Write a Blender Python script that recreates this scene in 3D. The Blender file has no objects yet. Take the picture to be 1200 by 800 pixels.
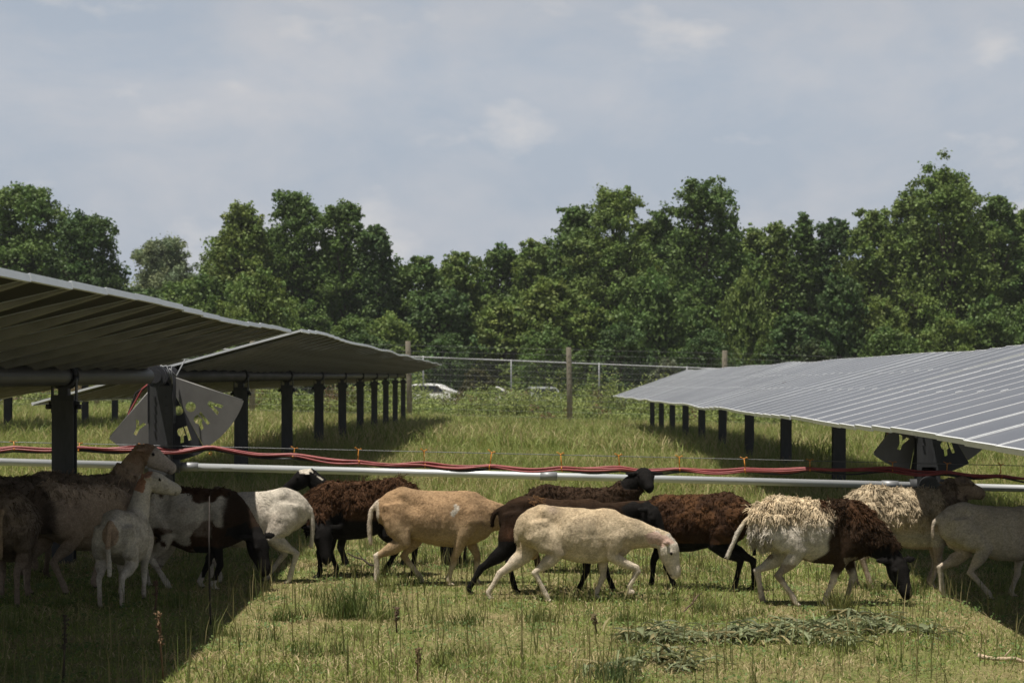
import bpy, bmesh, math, random
import numpy as np
from mathutils import Vector, Matrix

R = math.radians
random.seed(7)
rng = np.random.default_rng(7)
sc = bpy.context.scene
col = sc.collection

# ------------------------------------------------------------------ camera, sky, sun, exposure
EYE = 1.55
F = 2500.0                      # focal length in pixels of a 1200 px wide frame
cam_d = bpy.data.cameras.new("camera")
cam = bpy.data.objects.new("camera", cam_d)
col.objects.link(cam)
cam.location = (0, 0, EYE)
cam.rotation_euler = (R(90), 0, 0)
cam_d.sensor_width = 36
cam_d.lens = 36 * F / 1200
cam_d.shift_y = 40 / 1200
cam_d.clip_start = 0.1
cam_d.clip_end = 3000
cam_d.dof.use_dof = True
cam_d.dof.focus_distance = 15.2
cam_d.dof.aperture_fstop = 6.7
sc.camera = cam

TO_SUN = Vector((-0.21, -0.16, 1.0)).normalized()
SUN_EL = math.asin(TO_SUN.z)
SUN_ROT = math.atan2(TO_SUN.x, TO_SUN.y)
world = bpy.data.worlds.new("World")
sc.world = world
world.use_nodes = True
wt = world.node_tree
for n in list(wt.nodes):
    wt.nodes.remove(n)


def wn(t, **kw):
    n = wt.nodes.new(t)
    for k, v in kw.items():
        setattr(n, k, v)
    return n


sky = wn("ShaderNodeTexSky", sky_type='NISHITA', sun_disc=False, sun_elevation=SUN_EL, sun_rotation=SUN_ROT)
sky.air_density = 1.2
sky.dust_density = 5.0
sky.ozone_density = 1.0
tc = wn("ShaderNodeTexCoord")
sep = wn("ShaderNodeSeparateXYZ")
wt.links.new(tc.outputs["Generated"], sep.inputs[0])
n1 = wn("ShaderNodeTexNoise"); n1.inputs["Scale"].default_value = 1.0; n1.inputs["Detail"].default_value = 8
n1.inputs["Roughness"].default_value = 0.6
n1.inputs["Distortion"].default_value = 0.3
wmap = wn("ShaderNodeMapping"); wmap.inputs["Location"].default_value = (3.1, 1.7, 0.4); wmap.inputs["Scale"].default_value = (8, 8, 15)
wmap.inputs["Rotation"].default_value = (0, R(12), 0)
wt.links.new(tc.outputs["Generated"], wmap.inputs["Vector"])
wt.links.new(wmap.outputs[0], n1.inputs["Vector"])
ramp = wn("ShaderNodeValToRGB")
ramp.color_ramp.elements[0].position = 0.42; ramp.color_ramp.elements[0].color = (0, 0, 0, 1)
ramp.color_ramp.elements[1].position = 0.74; ramp.color_ramp.elements[1].color = (1, 1, 1, 1)
wt.links.new(n1.outputs["Fac"], ramp.inputs[0])
# thin, hazy overcast veil over the clear sky, with paler cloud banks
# (bright low down, dimmed toward the unseen zenith to deepen shade on the ground)
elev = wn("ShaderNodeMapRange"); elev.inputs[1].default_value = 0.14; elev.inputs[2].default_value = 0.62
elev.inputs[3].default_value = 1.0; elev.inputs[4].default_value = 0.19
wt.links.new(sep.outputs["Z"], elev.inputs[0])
veil = wn("ShaderNodeMix", data_type='RGBA')
veil.inputs["Factor"].default_value = 0.88
veil.inputs[7].default_value = (4.12, 4.68, 5.52, 1)
wt.links.new(sky.outputs[0], veil.inputs[6])
cl = wn("ShaderNodeMix", data_type='RGBA')
wt.links.new(ramp.outputs[0], cl.inputs["Factor"])
wt.links.new(veil.outputs[2], cl.inputs[6])
cl.inputs[7].default_value = (5.35, 5.38, 5.62, 1)
# a few brighter cloud heads
n2 = wn("ShaderNodeTexNoise"); n2.inputs["Scale"].default_value = 1.0; n2.inputs["Detail"].default_value = 7; n2.inputs["Roughness"].default_value = 0.55
wmap2 = wn("ShaderNodeMapping"); wmap2.inputs["Location"].default_value = (0.6, 5.2, 2.0); wmap2.inputs["Scale"].default_value = (13, 13, 26)
wt.links.new(tc.outputs["Generated"], wmap2.inputs["Vector"]); wt.links.new(wmap2.outputs[0], n2.inputs["Vector"])
ramp2 = wn("ShaderNodeValToRGB")
ramp2.color_ramp.elements[0].position = 0.56; ramp2.color_ramp.elements[0].color = (0, 0, 0, 1)
ramp2.color_ramp.elements[1].position = 0.74; ramp2.color_ramp.elements[1].color = (.68, .68, .68, 1)
wt.links.new(n2.outputs["Fac"], ramp2.inputs[0])
cl2 = wn("ShaderNodeMix", data_type='RGBA')
wt.links.new(ramp2.outputs[0], cl2.inputs["Factor"]); wt.links.new(cl.outputs[2], cl2.inputs[6])
cl2.inputs[7].default_value = (7.0, 6.7, 6.45, 1)
scl = wn("ShaderNodeVectorMath", operation='SCALE')
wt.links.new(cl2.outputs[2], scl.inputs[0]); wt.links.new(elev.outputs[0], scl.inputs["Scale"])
bg = wn("ShaderNodeBackground"); bg.inputs["Strength"].default_value = 0.089
wo = wn("ShaderNodeOutputWorld")
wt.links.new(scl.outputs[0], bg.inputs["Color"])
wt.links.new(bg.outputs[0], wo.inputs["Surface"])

sun_d = bpy.data.lights.new("sun", 'SUN')
sun_d.energy = 4.95
sun_d.angle = R(0.6)
sun_d.color = (1.0, 0.94, 0.84)
sun = bpy.data.objects.new("sun", sun_d)
col.objects.link(sun)
sun.rotation_euler = TO_SUN.to_track_quat('Z', 'Y').to_euler()
sun.location = (-5, -4, 25)

sc.view_settings.view_transform = 'Standard'
sc.view_settings.look = 'None'
sc.view_settings.gamma = 1.0
sc.view_settings.exposure = 0.28
sc.view_settings.use_curve_mapping = False
sc.render.engine = 'CYCLES'
sc.cycles.max_bounces = 6
sc.cycles.diffuse_bounces = 3
sc.cycles.transparent_max_bounces = 6

# ------------------------------------------------------------------ helpers


def sstep(a, b, x):
    t = np.clip((np.asarray(x, float) - a) / (b - a), 0, 1)
    return t * t * (3 - 2 * t)


def _hash(i, j, k, seed):
    with np.errstate(over='ignore'):
        h = (i.astype(np.int64) * 374761393 + j.astype(np.int64) * 668265263 + k.astype(np.int64) * 2147483647 + seed * 1274126177) & 0xFFFFFFFF
        h = ((h ^ (h >> 13)) * 1274126177) & 0xFFFFFFFF
        h = h ^ (h >> 16)
    return (h & 0xFFFFFF) / float(0xFFFFFF)


def vnoise(x, y, z, s=1.0, seed=0):
    x = np.asarray(x, float) * s; y = np.asarray(y, float) * s; z = np.asarray(z, float) * s
    x, y, z = np.broadcast_arrays(x, y, z)
    i, j, k = np.floor(x).astype(int), np.floor(y).astype(int), np.floor(z).astype(int)
    u, v, w = x - i, y - j, z - k
    u, v, w = u * u * (3 - 2 * u), v * v * (3 - 2 * v), w * w * (3 - 2 * w)
    r = 0
    for a in (0, 1):
        for b in (0, 1):
            for c in (0, 1):
                r = r + (u if a else 1 - u) * (v if b else 1 - v) * (w if c else 1 - w) * _hash(i + a, j + b, k + c, seed)
    return r


def fbm(x, y, z, s=1.0, seed=0, o=3):
    r, a, t = 0, 1.0, 0
    for q in range(o):
        r = r + a * vnoise(x, y, z, s * 2 ** q, seed + q * 17); t += a; a *= 0.5
    return r / t


def ground_z(x, y):
    x = np.asarray(x, float); y = np.asarray(y, float)
    cross = -0.026 * np.clip(x, -60, 60) * sstep(15, 23, y)
    drop = -0.50 * sstep(28, 92, y)
    bump = 0.05 * (fbm(x, y, 0, 0.5, 3) - 0.5) + 0.10 * (fbm(x, y, 0, 0.12, 9) - 0.5) * sstep(18, 30, y)
    return cross + drop + bump


def gz(x, y):
    return float(ground_z(x, y))


def at(px, py, D):
    """point at distance D ahead that is seen at (px, py) of the 1200x800 frame"""
    return Vector(((px - 600) * D / F, D, EYE - (py - 440) * D / F))


def mesh_np(name, V, Fc, colors=None, mats=(), smooth=False, mat_idx=None):
    me = bpy.data.meshes.new(name)
    V = np.asarray(V, np.float32); Fc = np.asarray(Fc, np.int32)
    n, k = Fc.shape
    me.vertices.add(len(V)); me.vertices.foreach_set("co", V.ravel())
    me.loops.add(n * k); me.loops.foreach_set("vertex_index", Fc.ravel())
    me.polygons.add(n)
    me.polygons.foreach_set("loop_start", np.arange(0, n * k, k, dtype=np.int32))
    try:
        me.polygons.foreach_set("loop_total", np.full(n, k, dtype=np.int32))
    except Exception:
        pass
    if smooth:
        me.polygons.foreach_set("use_smooth", np.ones(n, dtype=bool))
    for m in mats:
        me.materials.append(m)
    if mat_idx is not None:
        me.polygons.foreach_set("material_index", np.asarray(mat_idx, np.int32))
    if colors is not None:
        at_ = me.attributes.new("Col", 'FLOAT_COLOR', 'POINT')
        c4 = np.ones((len(V), 4), np.float32); c4[:, :3] = colors
        at_.data.foreach_set("color", c4.ravel())
    me.update(calc_edges=True)
    return me


def link(name, me, parent=None, loc=None, rot=None):
    o = bpy.data.objects.new(name, me)
    col.objects.link(o)
    if parent is not None:
        o.parent = parent
    if loc is not None:
        o.location = loc
    if rot is not None:
        o.rotation_euler = rot
    return o


def tag(o, label=None, cat=None, group=None, kind=None):
    if label: o["label"] = label
    if cat: o["category"] = cat
    if group: o["group"] = group
    if kind: o["kind"] = kind
    return o


def empty(name, loc=(0, 0, 0), rz=0.0):
    o = bpy.data.objects.new(name, None)
    col.objects.link(o)
    o.empty_display_size = 0.2
    o.location = loc
    o.rotation_euler = (0, 0, rz)
    return o


def copy_tree(o, parent=None):
    c = o.copy()
    col.objects.link(c)
    c.parent = parent
    for ch in list(o.children):
        copy_tree(ch, c)
    return c


class MB:
    """collects shapes into one mesh"""

    def __init__(self):
        self.bm = bmesh.new()

    def box(self, x0, x1, y0, y1, z0, z1, M=None, bevel=0):
        g = bmesh.ops.create_cube(self.bm, size=1)
        vs = g["verts"]
        for v in vs:
            v.co = Vector(((x0 + x1) / 2 + v.co.x * (x1 - x0), (y0 + y1) / 2 + v.co.y * (y1 - y0), (z0 + z1) / 2 + v.co.z * (z1 - z0)))
        if bevel:
            es = list({e for v in vs for e in v.link_edges})
            r = bmesh.ops.bevel(self.bm, geom=es, offset=bevel, segments=2, affect='EDGES', clamp_overlap=True)
            vs = list({v for f in r["faces"] for v in f.verts} | {v for v in vs if v.is_valid})
        if M is not None:
            for v in vs:
                v.co = M @ v.co
        return self

    def tube(self, pts, rad, n=8, caps=True):
        pts = [Vector(p) for p in pts]
        if not isinstance(rad, (list, tuple)):
            rad = [rad] * len(pts)
        rings = []
        up = Vector((0, 0, 1))
        prev = None
        for i, p in enumerate(pts):
            d = (pts[min(i + 1, len(pts) - 1)] - pts[max(i - 1, 0)]).normalized()
            if prev is None:
                a = d.cross(up)
                if a.length < 1e-3:
                    a = d.cross(Vector((1, 0, 0)))
                a.normalize()
            else:
                a = prev - d * prev.dot(d)
                a.normalize()
            prev = a
            b = d.cross(a)
            rings.append([self.bm.verts.new(p + (a * math.cos(2 * math.pi * k / n) + b * math.sin(2 * math.pi * k / n)) * rad[i]) for k in range(n)])
        for r0, r1 in zip(rings, rings[1:]):
            for k in range(n):
                f = self.bm.faces.new((r0[k], r0[(k + 1) % n], r1[(k + 1) % n], r1[k]))
                f.smooth = True
        if caps:
            self.bm.faces.new(rings[0][::-1]); self.bm.faces.new(rings[-1])
        return self

    def poly(self, pts, d):
        """prism from a polygon (list of Vectors) extruded by vector d"""
        a = [self.bm.verts.new(Vector(p)) for p in pts]
        b = [self.bm.verts.new(Vector(p) + Vector(d)) for p in pts]
        n = len(a)
        self.bm.faces.new(a[::-1]); self.bm.faces.new(b)
        for i in range(n):
            self.bm.faces.new((a[i], a[(i + 1) % n], b[(i + 1) % n], b[i]))
        return self

    def mesh(self, name, mat):
        bmesh.ops.recalc_face_normals(self.bm, faces=self.bm.faces[:])
        me = bpy.data.meshes.new(name)
        self.bm.to_mesh(me)
        self.bm.free()
        for m in (mat if isinstance(mat, (list, tuple)) else [mat]):
            me.materials.append(m)
        return me

    def build(self, name, mat, parent=None, loc=None):
        return link(name, self.mesh(name, mat), parent, loc)


# ------------------------------------------------------------------ materials


def new_mat(name):
    m = bpy.data.materials.new(name)
    m.use_nodes = True
    nt = m.node_tree
    return m, nt, nt.nodes["Principled BSDF"]


def mat_noise(name, c0, c1, scale=8.0, rough=0.6, metal=0.0, bump=0.0, bscale=None, spec=0.5, stretch=None):
    m, nt, p = new_mat(name)
    t = nt.nodes.new("ShaderNodeTexCoord")
    mp = nt.nodes.new("ShaderNodeMapping")
    if stretch:
        mp.inputs["Scale"].default_value = stretch
    nt.links.new(t.outputs["Object"], mp.inputs[0])
    n = nt.nodes.new("ShaderNodeTexNoise")
    n.inputs["Scale"].default_value = scale; n.inputs["Detail"].default_value = 6; n.inputs["Roughness"].default_value = 0.65
    nt.links.new(mp.outputs[0], n.inputs["Vector"])
    r = nt.nodes.new("ShaderNodeValToRGB")
    r.color_ramp.elements[0].position = 0.32; r.color_ramp.elements[1].position = 0.68
    r.color_ramp.elements[0].color = (*c0, 1); r.color_ramp.elements[1].color = (*c1, 1)
    nt.links.new(n.outputs["Fac"], r.inputs[0])
    nt.links.new(r.outputs[0], p.inputs["Base Color"])
    p.inputs["Roughness"].default_value = rough
    p.inputs["Metallic"].default_value = metal
    p.inputs["Specular IOR Level"].default_value = spec
    if bump:
        n2 = nt.nodes.new("ShaderNodeTexNoise"); n2.inputs["Scale"].default_value = bscale or scale * 4
        n2.inputs["Detail"].default_value = 4
        nt.links.new(mp.outputs[0], n2.inputs["Vector"])
        b = nt.nodes.new("ShaderNodeBump"); b.inputs["Strength"].default_value = bump
        b.inputs["Distance"].default_value = 0.01
        nt.links.new(n2.outputs["Fac"], b.inputs["Height"])
        nt.links.new(b.outputs[0], p.inputs["Normal"])
    return m


def mat_attr(name, rough=0.85, transl=0.0, spec=0.3, nscale=60.0, namt=0.25, bump=0.0, bscale=150.0, bdist=0.006, sheen=0.0):
    """colour from the 'Col' attribute, broken up by fine noise"""
    m, nt, p = new_mat(name)
    a = nt.nodes.new("ShaderNodeAttribute"); a.attribute_name = "Col"
    t = nt.nodes.new("ShaderNodeTexCoord")
    n = nt.nodes.new("ShaderNodeTexNoise"); n.inputs["Scale"].default_value = nscale; n.inputs["Detail"].default_value = 5
    nt.links.new(t.outputs["Object"], n.inputs["Vector"])
    mr = nt.nodes.new("ShaderNodeMapRange")
    mr.inputs[1].default_value = 0.3; mr.inputs[2].default_value = 0.7
    mr.inputs[3].default_value = 1 - namt; mr.inputs[4].default_value = 1 + namt
    nt.links.new(n.outputs["Fac"], mr.inputs[0])
    mul = nt.nodes.new("ShaderNodeVectorMath"); mul.operation = 'SCALE'
    nt.links.new(a.outputs["Color"], mul.inputs[0]); nt.links.new(mr.outputs[0], mul.inputs["Scale"])
    nt.links.new(mul.outputs[0], p.inputs["Base Color"])
    p.inputs["Roughness"].default_value = rough
    p.inputs["Specular IOR Level"].default_value = spec
    if sheen:
        p.inputs["Sheen Weight"].default_value = sheen
        p.inputs["Sheen Roughness"].default_value = 0.5
    if bump:
        n2 = nt.nodes.new("ShaderNodeTexNoise"); n2.inputs["Scale"].default_value = bscale; n2.inputs["Detail"].default_value = 4
        nt.links.new(t.outputs["Object"], n2.inputs["Vector"])
        b = nt.nodes.new("ShaderNodeBump"); b.inputs["Strength"].default_value = bump; b.inputs["Distance"].default_value = bdist
        nt.links.new(n2.outputs["Fac"], b.inputs["Height"])
        nt.links.new(b.outputs[0], p.inputs["Normal"])
    if transl:
        tr = nt.nodes.new("ShaderNodeBsdfTranslucent")
        nt.links.new(mul.outputs[0], tr.inputs["Color"])
        mx = nt.nodes.new("ShaderNodeMixShader"); mx.inputs[0].default_value = transl
        out = nt.nodes["Material Output"]
        nt.links.new(p.outputs[0], mx.inputs[1]); nt.links.new(tr.outputs[0], mx.inputs[2])
        nt.links.new(mx.outputs[0], out.inputs["Surface"])
    return m


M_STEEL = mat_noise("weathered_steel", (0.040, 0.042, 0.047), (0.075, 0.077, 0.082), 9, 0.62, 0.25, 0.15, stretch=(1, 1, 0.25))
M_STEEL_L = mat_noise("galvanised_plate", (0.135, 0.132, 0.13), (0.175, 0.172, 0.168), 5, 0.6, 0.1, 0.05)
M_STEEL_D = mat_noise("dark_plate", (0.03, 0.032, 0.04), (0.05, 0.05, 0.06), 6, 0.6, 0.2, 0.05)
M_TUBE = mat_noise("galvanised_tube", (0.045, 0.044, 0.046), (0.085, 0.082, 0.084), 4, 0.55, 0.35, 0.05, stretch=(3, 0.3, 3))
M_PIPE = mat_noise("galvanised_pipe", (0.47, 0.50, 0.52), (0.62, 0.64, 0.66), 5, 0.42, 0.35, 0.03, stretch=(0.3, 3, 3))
M_ALU = mat_noise("aluminium_frame", (0.74, 0.76, 0.78), (0.84, 0.86, 0.88), 6, 0.45, 0.25)
M_RAIL = mat_noise("rail_steel", (0.22, 0.215, 0.20), (0.31, 0.30, 0.28), 6, 0.6, 0.2)
M_BACK = mat_noise("panel_back", (0.012, 0.012, 0.0115), (0.024, 0.0235, 0.0225), 1.6, 0.5, 0, stretch=(1, 0.4, 1))
M_GLASS = mat_noise("panel_glass", (0.080, 0.084, 0.100), (0.115, 0.118, 0.136), 1.3, 0.30, 0, spec=0.5)
M_RED = mat_noise("red_cable", (0.21, 0.032, 0.034), (0.32, 0.068, 0.068), 6, 0.5)
M_BLK = mat_noise("black_cable", (0.012, 0.012, 0.013), (0.03, 0.03, 0.032), 6, 0.45)
M_ORANGE = mat_noise("orange_plastic", (0.55, 0.19, 0.015), (0.66, 0.27, 0.03), 10, 0.45)
M_WIRE = mat_noise("fence_wire", (0.10, 0.105, 0.11), (0.18, 0.19, 0.20), 6, 0.5, 0.4)
M_RAILW = mat_noise("galvanised_rail", (0.24, 0.25, 0.265), (0.32, 0.33, 0.345), 5, 0.5, 0.3)
M_WOOD = mat_noise("weathered_wood", (0.15, 0.13, 0.10), (0.27, 0.24, 0.185), 5, 0.9, 0, 0.4, 14, stretch=(6, 6, 0.6))
M_BARK = mat_noise("bark", (0.055, 0.045, 0.035), (0.13, 0.11, 0.085), 5, 0.95, 0, 0.6, 9, stretch=(3, 3, 0.6))
M_LEAF = mat_attr("leaves", 0.6, 0.28, 0.25, 0.6, 0.12)
M_GRASS = mat_attr("grass_blades", 0.6, 0.3, 0.25, 1.5, 0.12)
M_WEED = mat_attr("weed_leaves", 0.6, 0.25, 0.3, 1.5, 0.12)
M_COAT = mat_attr("hair_coat", 0.9, 0, 0.08, 75, 0.24, 0.6, 150, 0.006, 0.0)
M_WOOL = mat_attr("wool_locks", 0.95, 0.10, 0.04, 30, 0.25)
M_STALK = mat_attr("dry_stalks", 0.9, 0.1, 0.2, 20, 0.2)

# ------------------------------------------------------------------ ground


def build_ground():
    xs = np.concatenate([np.linspace(-900, -40, 18), np.linspace(-38, -9, 30), np.linspace(-8.8, 8.8, 110), np.linspace(9, 38, 30), np.linspace(40, 900, 18)])
    ys = np.concatenate([np.linspace(-60, 5, 16), np.linspace(6, 30, 150), np.linspace(30.5, 110, 120), np.linspace(112, 1500, 30)])
    X, Y = np.meshgrid(xs, ys)
    Z = ground_z(X, Y)
    V = np.stack([X, Y, Z], -1).reshape(-1, 3)
    nx, ny = len(xs), len(ys)
    i = np.arange(nx - 1)[None, :] + nx * np.arange(ny - 1)[:, None]
    Fc = np.stack([i, i + 1, i + 1 + nx, i + nx], -1).reshape(-1, 4)
    m, nt, p = new_mat("pasture_soil")
    t = nt.nodes.new("ShaderNodeTexCoord")
    a = nt.nodes.new("ShaderNodeTexNoise"); a.inputs["Scale"].default_value = 0.9; a.inputs["Detail"].default_value = 8; a.inputs["Roughness"].default_value = 0.7
    b = nt.nodes.new("ShaderNodeTexNoise"); b.inputs["Scale"].default_value = 28; b.inputs["Detail"].default_value = 6; b.inputs["Roughness"].default_value = 0.75
    nt.links.new(t.outputs["Object"], a.inputs["Vector"]); nt.links.new(t.outputs["Object"], b.inputs["Vector"])
    r1 = nt.nodes.new("ShaderNodeValToRGB")
    r1.color_ramp.elements[0].position = 0.38; r1.color_ramp.elements[0].color = (0.150, 0.185, 0.058, 1)
    r1.color_ramp.elements[1].position = 0.66; r1.color_ramp.elements[1].color = (0.30, 0.25, 0.14, 1)
    r2 = nt.nodes.new("ShaderNodeValToRGB")
    r2.color_ramp.elements[0].position = 0.30; r2.color_ramp.elements[0].color = (0.35, 0.35, 0.33, 1)
    r2.color_ramp.elements[1].position = 0.70; r2.color_ramp.elements[1].color = (1.35, 1.3, 1.2, 1)
    nt.links.new(a.outputs["Fac"], r1.inputs[0]); nt.links.new(b.outputs["Fac"], r2.inputs[0])
    mx = nt.nodes.new("ShaderNodeMix"); mx.data_type = 'RGBA'; mx.blend_type = 'MULTIPLY'; mx.inputs["Factor"].default_value = 1
    nt.links.new(r1.outputs[0], mx.inputs[6]); nt.links.new(r2.outputs[0], mx.inputs[7])
    nt.links.new(mx.outputs[2], p.inputs["Base Color"])
    p.inputs["Roughness"].default_value = 0.95
    p.inputs["Specular IOR Level"].default_value = 0.1
    bp = nt.nodes.new("ShaderNodeBump"); bp.inputs["Strength"].default_value = 0.7; bp.inputs["Distance"].default_value = 0.03
    nt.links.new(b.outputs["Fac"], bp.inputs["Height"]); nt.links.new(bp.outputs[0], p.inputs["Normal"])
    o = link("ground", mesh_np("ground", V, Fc, None, [m], True))
    tag(o, kind="structure")


build_ground()


# ------------------------------------------------------------------ blades (grass, weeds, straw)


def blades(x, y, h, w, lean, colors, tipc=None, z0=None, seed=1, droop=0.6, rootdark=1.0):
    """five-vertex bent blades"""
    r = np.random.default_rng(seed)
    n = len(x)
    z = ground_z(x, y) - 0.01 if z0 is None else z0
    a = r.uniform(0, 2 * np.pi, n)          # facing
    b = r.uniform(0, 2 * np.pi, n)          # lean direction
    ca, sa = np.cos(a) * w / 2, np.sin(a) * w / 2
    lx, ly = np.cos(b) * lean * h, np.sin(b) * lean * h
    P = np.stack([x, y, z], -1)
    mid = P + np.stack([lx * 0.38, ly * 0.38, h * 0.58], -1)
    tip = P + np.stack([lx, ly, h * (1 - droop * np.clip(lean, 0, 1) * 0.35)], -1)
    s = np.stack([ca, sa, np.zeros(n)], -1)
    V = np.stack([P - s, P + s, mid + s * 0.8, mid - s * 0.8, tip + s * 0.12, tip - s * 0.12], 1).reshape(-1, 3)
    i = np.arange(n) * 6
    Fc = np.concatenate([np.stack([i, i + 1, i + 2, i + 3], -1), np.stack([i + 3, i + 2, i + 4, i + 5], -1)])
    if tipc is None:
        tipc = colors
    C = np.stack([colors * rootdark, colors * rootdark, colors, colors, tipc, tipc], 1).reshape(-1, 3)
    return V, Fc, C


def joinparts(parts):
    V, Fc, C, o = [], [], [], 0
    for v, f, c in parts:
        V.append(v); Fc.append(f + o); C.append(c); o += len(v)
    return np.concatenate(V), np.concatenate(Fc), np.concatenate(C)


def scatter(n, d0, d1, margin, r):
    """points spread evenly over the visible wedge between distances d0 and d1"""
    k = 0.25
    out_x, out_y = [], []
    A = lambda d: k * d * d + 2 * margin * d
    u = r.uniform(A(d0), A(d1), n)
    d = (-2 * margin + np.sqrt(4 * margin * margin + 4 * k * u)) / (2 * k)
    x = r.uniform(-1, 1, n) * (k * d + margin)
    return x, d


def mixc(a, b, t):
    return np.asarray(a)[None, :] * (1 - t[:, None]) + np.asarray(b)[None, :] * t[:, None]


GREEN_A = (0.120, 0.172, 0.036)
GREEN_B = (0.290, 0.335, 0.092)
STRAW = (0.60, 0.50, 0.30)


def pasture():
    parts = []
    r = np.random.default_rng(11)
    # short grazed turf close by
    x, y = scatter(290000, 8.5, 21, 1.2, r)
    patch = fbm(x, y, 0, 0.8, 21)
    dry = np.clip((fbm(x, y, 0, 1.7, 5) - 0.44) * 3.6, 0, 1)
    keep = r.random(len(x)) < 0.55 + 0.45 * patch
    x, y, patch, dry = x[keep], y[keep], patch[keep], dry[keep]
    n = len(x)
    h = (0.022 + 0.050 * patch ** 2) * r.uniform(0.5, 1.5, n)
    base = mixc(GREEN_A, GREEN_B, r.random(n))
    isdry = r.random(n) < (0.17 + 0.48 * dry)
    base[isdry] = mixc((0.28, 0.21, 0.10), STRAW, r.random(isdry.sum()))
    lean = np.where(isdry, r.uniform(0.3, 2.0, n), r.uniform(0.2, 1.5, n))
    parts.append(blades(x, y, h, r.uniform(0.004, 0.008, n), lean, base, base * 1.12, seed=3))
    # lying straw
    x, y = scatter(16000, 8.5, 21, 1.2, r)
    keep = fbm(x, y, 0, 1.7, 5) + r.normal(0, .06, len(x)) > 0.5
    x, y = x[keep], y[keep]; n = len(x)
    parts.append(blades(x, y, r.uniform(0.02, 0.045, n), np.full(n, 0.005), r.uniform(2.5, 6, n), mixc((0.26, 0.2, 0.1), (0.46, 0.38, 0.22), r.random(n)), seed=5, droop=0.2))
    # taller leftover tufts
    nt_ = 230
    tx, ty = scatter(nt_, 9.5, 22, 1.0, r)
    k = 46
    x = np.repeat(tx, k) + r.normal(0, 0.045, nt_ * k); y = np.repeat(ty, k) + r.normal(0, 0.045, nt_ * k)
    th = np.repeat(r.uniform(0.07, 0.17, nt_) * r.uniform(.7, 1.25, nt_), k)
    n = len(x)
    base = mixc((0.075, 0.115, 0.022), (0.20, 0.21, 0.07), np.repeat(r.random(nt_), k) * r.uniform(0.5, 1, n))
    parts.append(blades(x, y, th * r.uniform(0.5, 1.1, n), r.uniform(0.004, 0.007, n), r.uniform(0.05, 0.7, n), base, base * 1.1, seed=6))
    # upright stems
    x, y = scatter(8500, 9.0, 23, 1.0, r)
    keep = (fbm(x, y, 0, 0.55, 77) + 0.12 * (y < 12.5)) > 0.49
    x, y = x[keep], y[keep]; n = len(x)
    hh = r.uniform(0.10, 0.30, n)
    base = mixc((0.10, 0.13, 0.03), (0.30, 0.25, 0.12), r.random(n))
    parts.append(blades(x, y, hh, r.uniform(0.004, 0.007, n), r.uniform(0, 0.18, n) + (r.random(n) < .35) * r.uniform(0, .6, n), base, base * 1.15, seed=8))
    # seed heads: thick short upper ends on a third of them
    sel = r.random(n) < 0.4
    xs, ys = x[sel], y[sel]
    parts.append(blades(xs, ys, hh[sel] * 1.02, np.full(sel.sum(), 0.012), np.full(sel.sum(), 0.02), base[sel] * 0.9, base[sel] * 0.8,
                        z0=ground_z(xs, ys) + hh[sel] * 0.62, seed=9)) if False else None
    parts = [p for p in parts if p is not None]
    npt = 520
    cx, cy = scatter(npt, 9.0, 20, 1.0, r)
    k = 46
    sp = np.repeat(r.uniform(.04, .16, npt), k)
    x = np.repeat(cx, k) + r.normal(0, 1, npt * k) * sp; y = np.repeat(cy, k) + r.normal(0, 1, npt * k) * sp
    n = len(x)
    base = mixc((.075, .135, .035), (.17, .235, .075), np.repeat(r.random(npt), k)) * r.uniform(.8, 1.2, (n, 1))
    parts.append(leafcloud(np.stack([x, y, ground_z(x, y) + r.uniform(.012, .045, n)], -1), r.uniform(.008, .020, n), np.array([0, -.3, 2.2]), r, base, 1.3))
    V, Fc, C = joinparts(parts)
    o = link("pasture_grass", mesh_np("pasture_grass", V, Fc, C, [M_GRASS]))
    tag(o, "short grazed grass with dry straw and thin stems around the sheep", "grass", kind="stuff")

    parts = []
    r = np.random.default_rng(12)
    # meadow between the rows, taller and seeding
    x, y = scatter(135000, 17, 42, 2.5, r)
    ok_ = r.random(len(x)) < .15 + .85 * sstep(17, 23, y)
    x, y = x[ok_], y[ok_]
    patch = fbm(x, y, 0, 0.45, 31); n = len(x)
    gr = sstep(18, 30, y)
    h = (0.05 + 0.09 * sstep(17, 24, y) + 0.26 * patch * gr) * r.uniform(0.5, 1.35, n)
    tone = np.clip((fbm(x, y, 0, 0.6, 41) - 0.40) * 4, 0, 1)
    base = mixc((0.130, 0.180, 0.038), (0.280, 0.310, 0.095), r.random(n))
    base *= (.68 + .6 * fbm(x, y, 0, 0.9, 43))[:, None]
    isdry = r.random(n) < 0.08 + 0.42 * tone
    base[isdry] = mixc((0.30, 0.25, 0.11), (0.50, 0.42, 0.23), r.random(isdry.sum()))
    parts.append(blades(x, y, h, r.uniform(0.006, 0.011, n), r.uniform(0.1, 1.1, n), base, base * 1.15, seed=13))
    x, y = scatter(120000, 42, 97, 4, r)
    patch = fbm(x, y, 0, 0.25, 31); n = len(x)
    h = (0.16 + 0.40 * patch) * r.uniform(0.5, 1.35, n)
    tone = np.clip((fbm(x, y, 0, 0.3, 41) - 0.40) * 4, 0, 1)
    base = mixc((0.135, 0.185, 0.042), (0.285, 0.315, 0.100), r.random(n))
    base *= (.68 + .6 * fbm(x, y, 0, 0.5, 43))[:, None]
    isdry = r.random(n) < 0.08 + 0.46 * tone
    base[isdry] = mixc((0.30, 0.26, 0.12), (0.50, 0.43, 0.24), r.random(isdry.sum()))
    parts.append(blades(x, y, h, r.uniform(0.014, 0.028, n), r.uniform(0.1, 1.0, n), base, base * 1.15, seed=14))
    V, Fc, C = joinparts(parts)
    o = link("meadow_grass", mesh_np("meadow_grass", V, Fc, C, [M_GRASS]))
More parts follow.
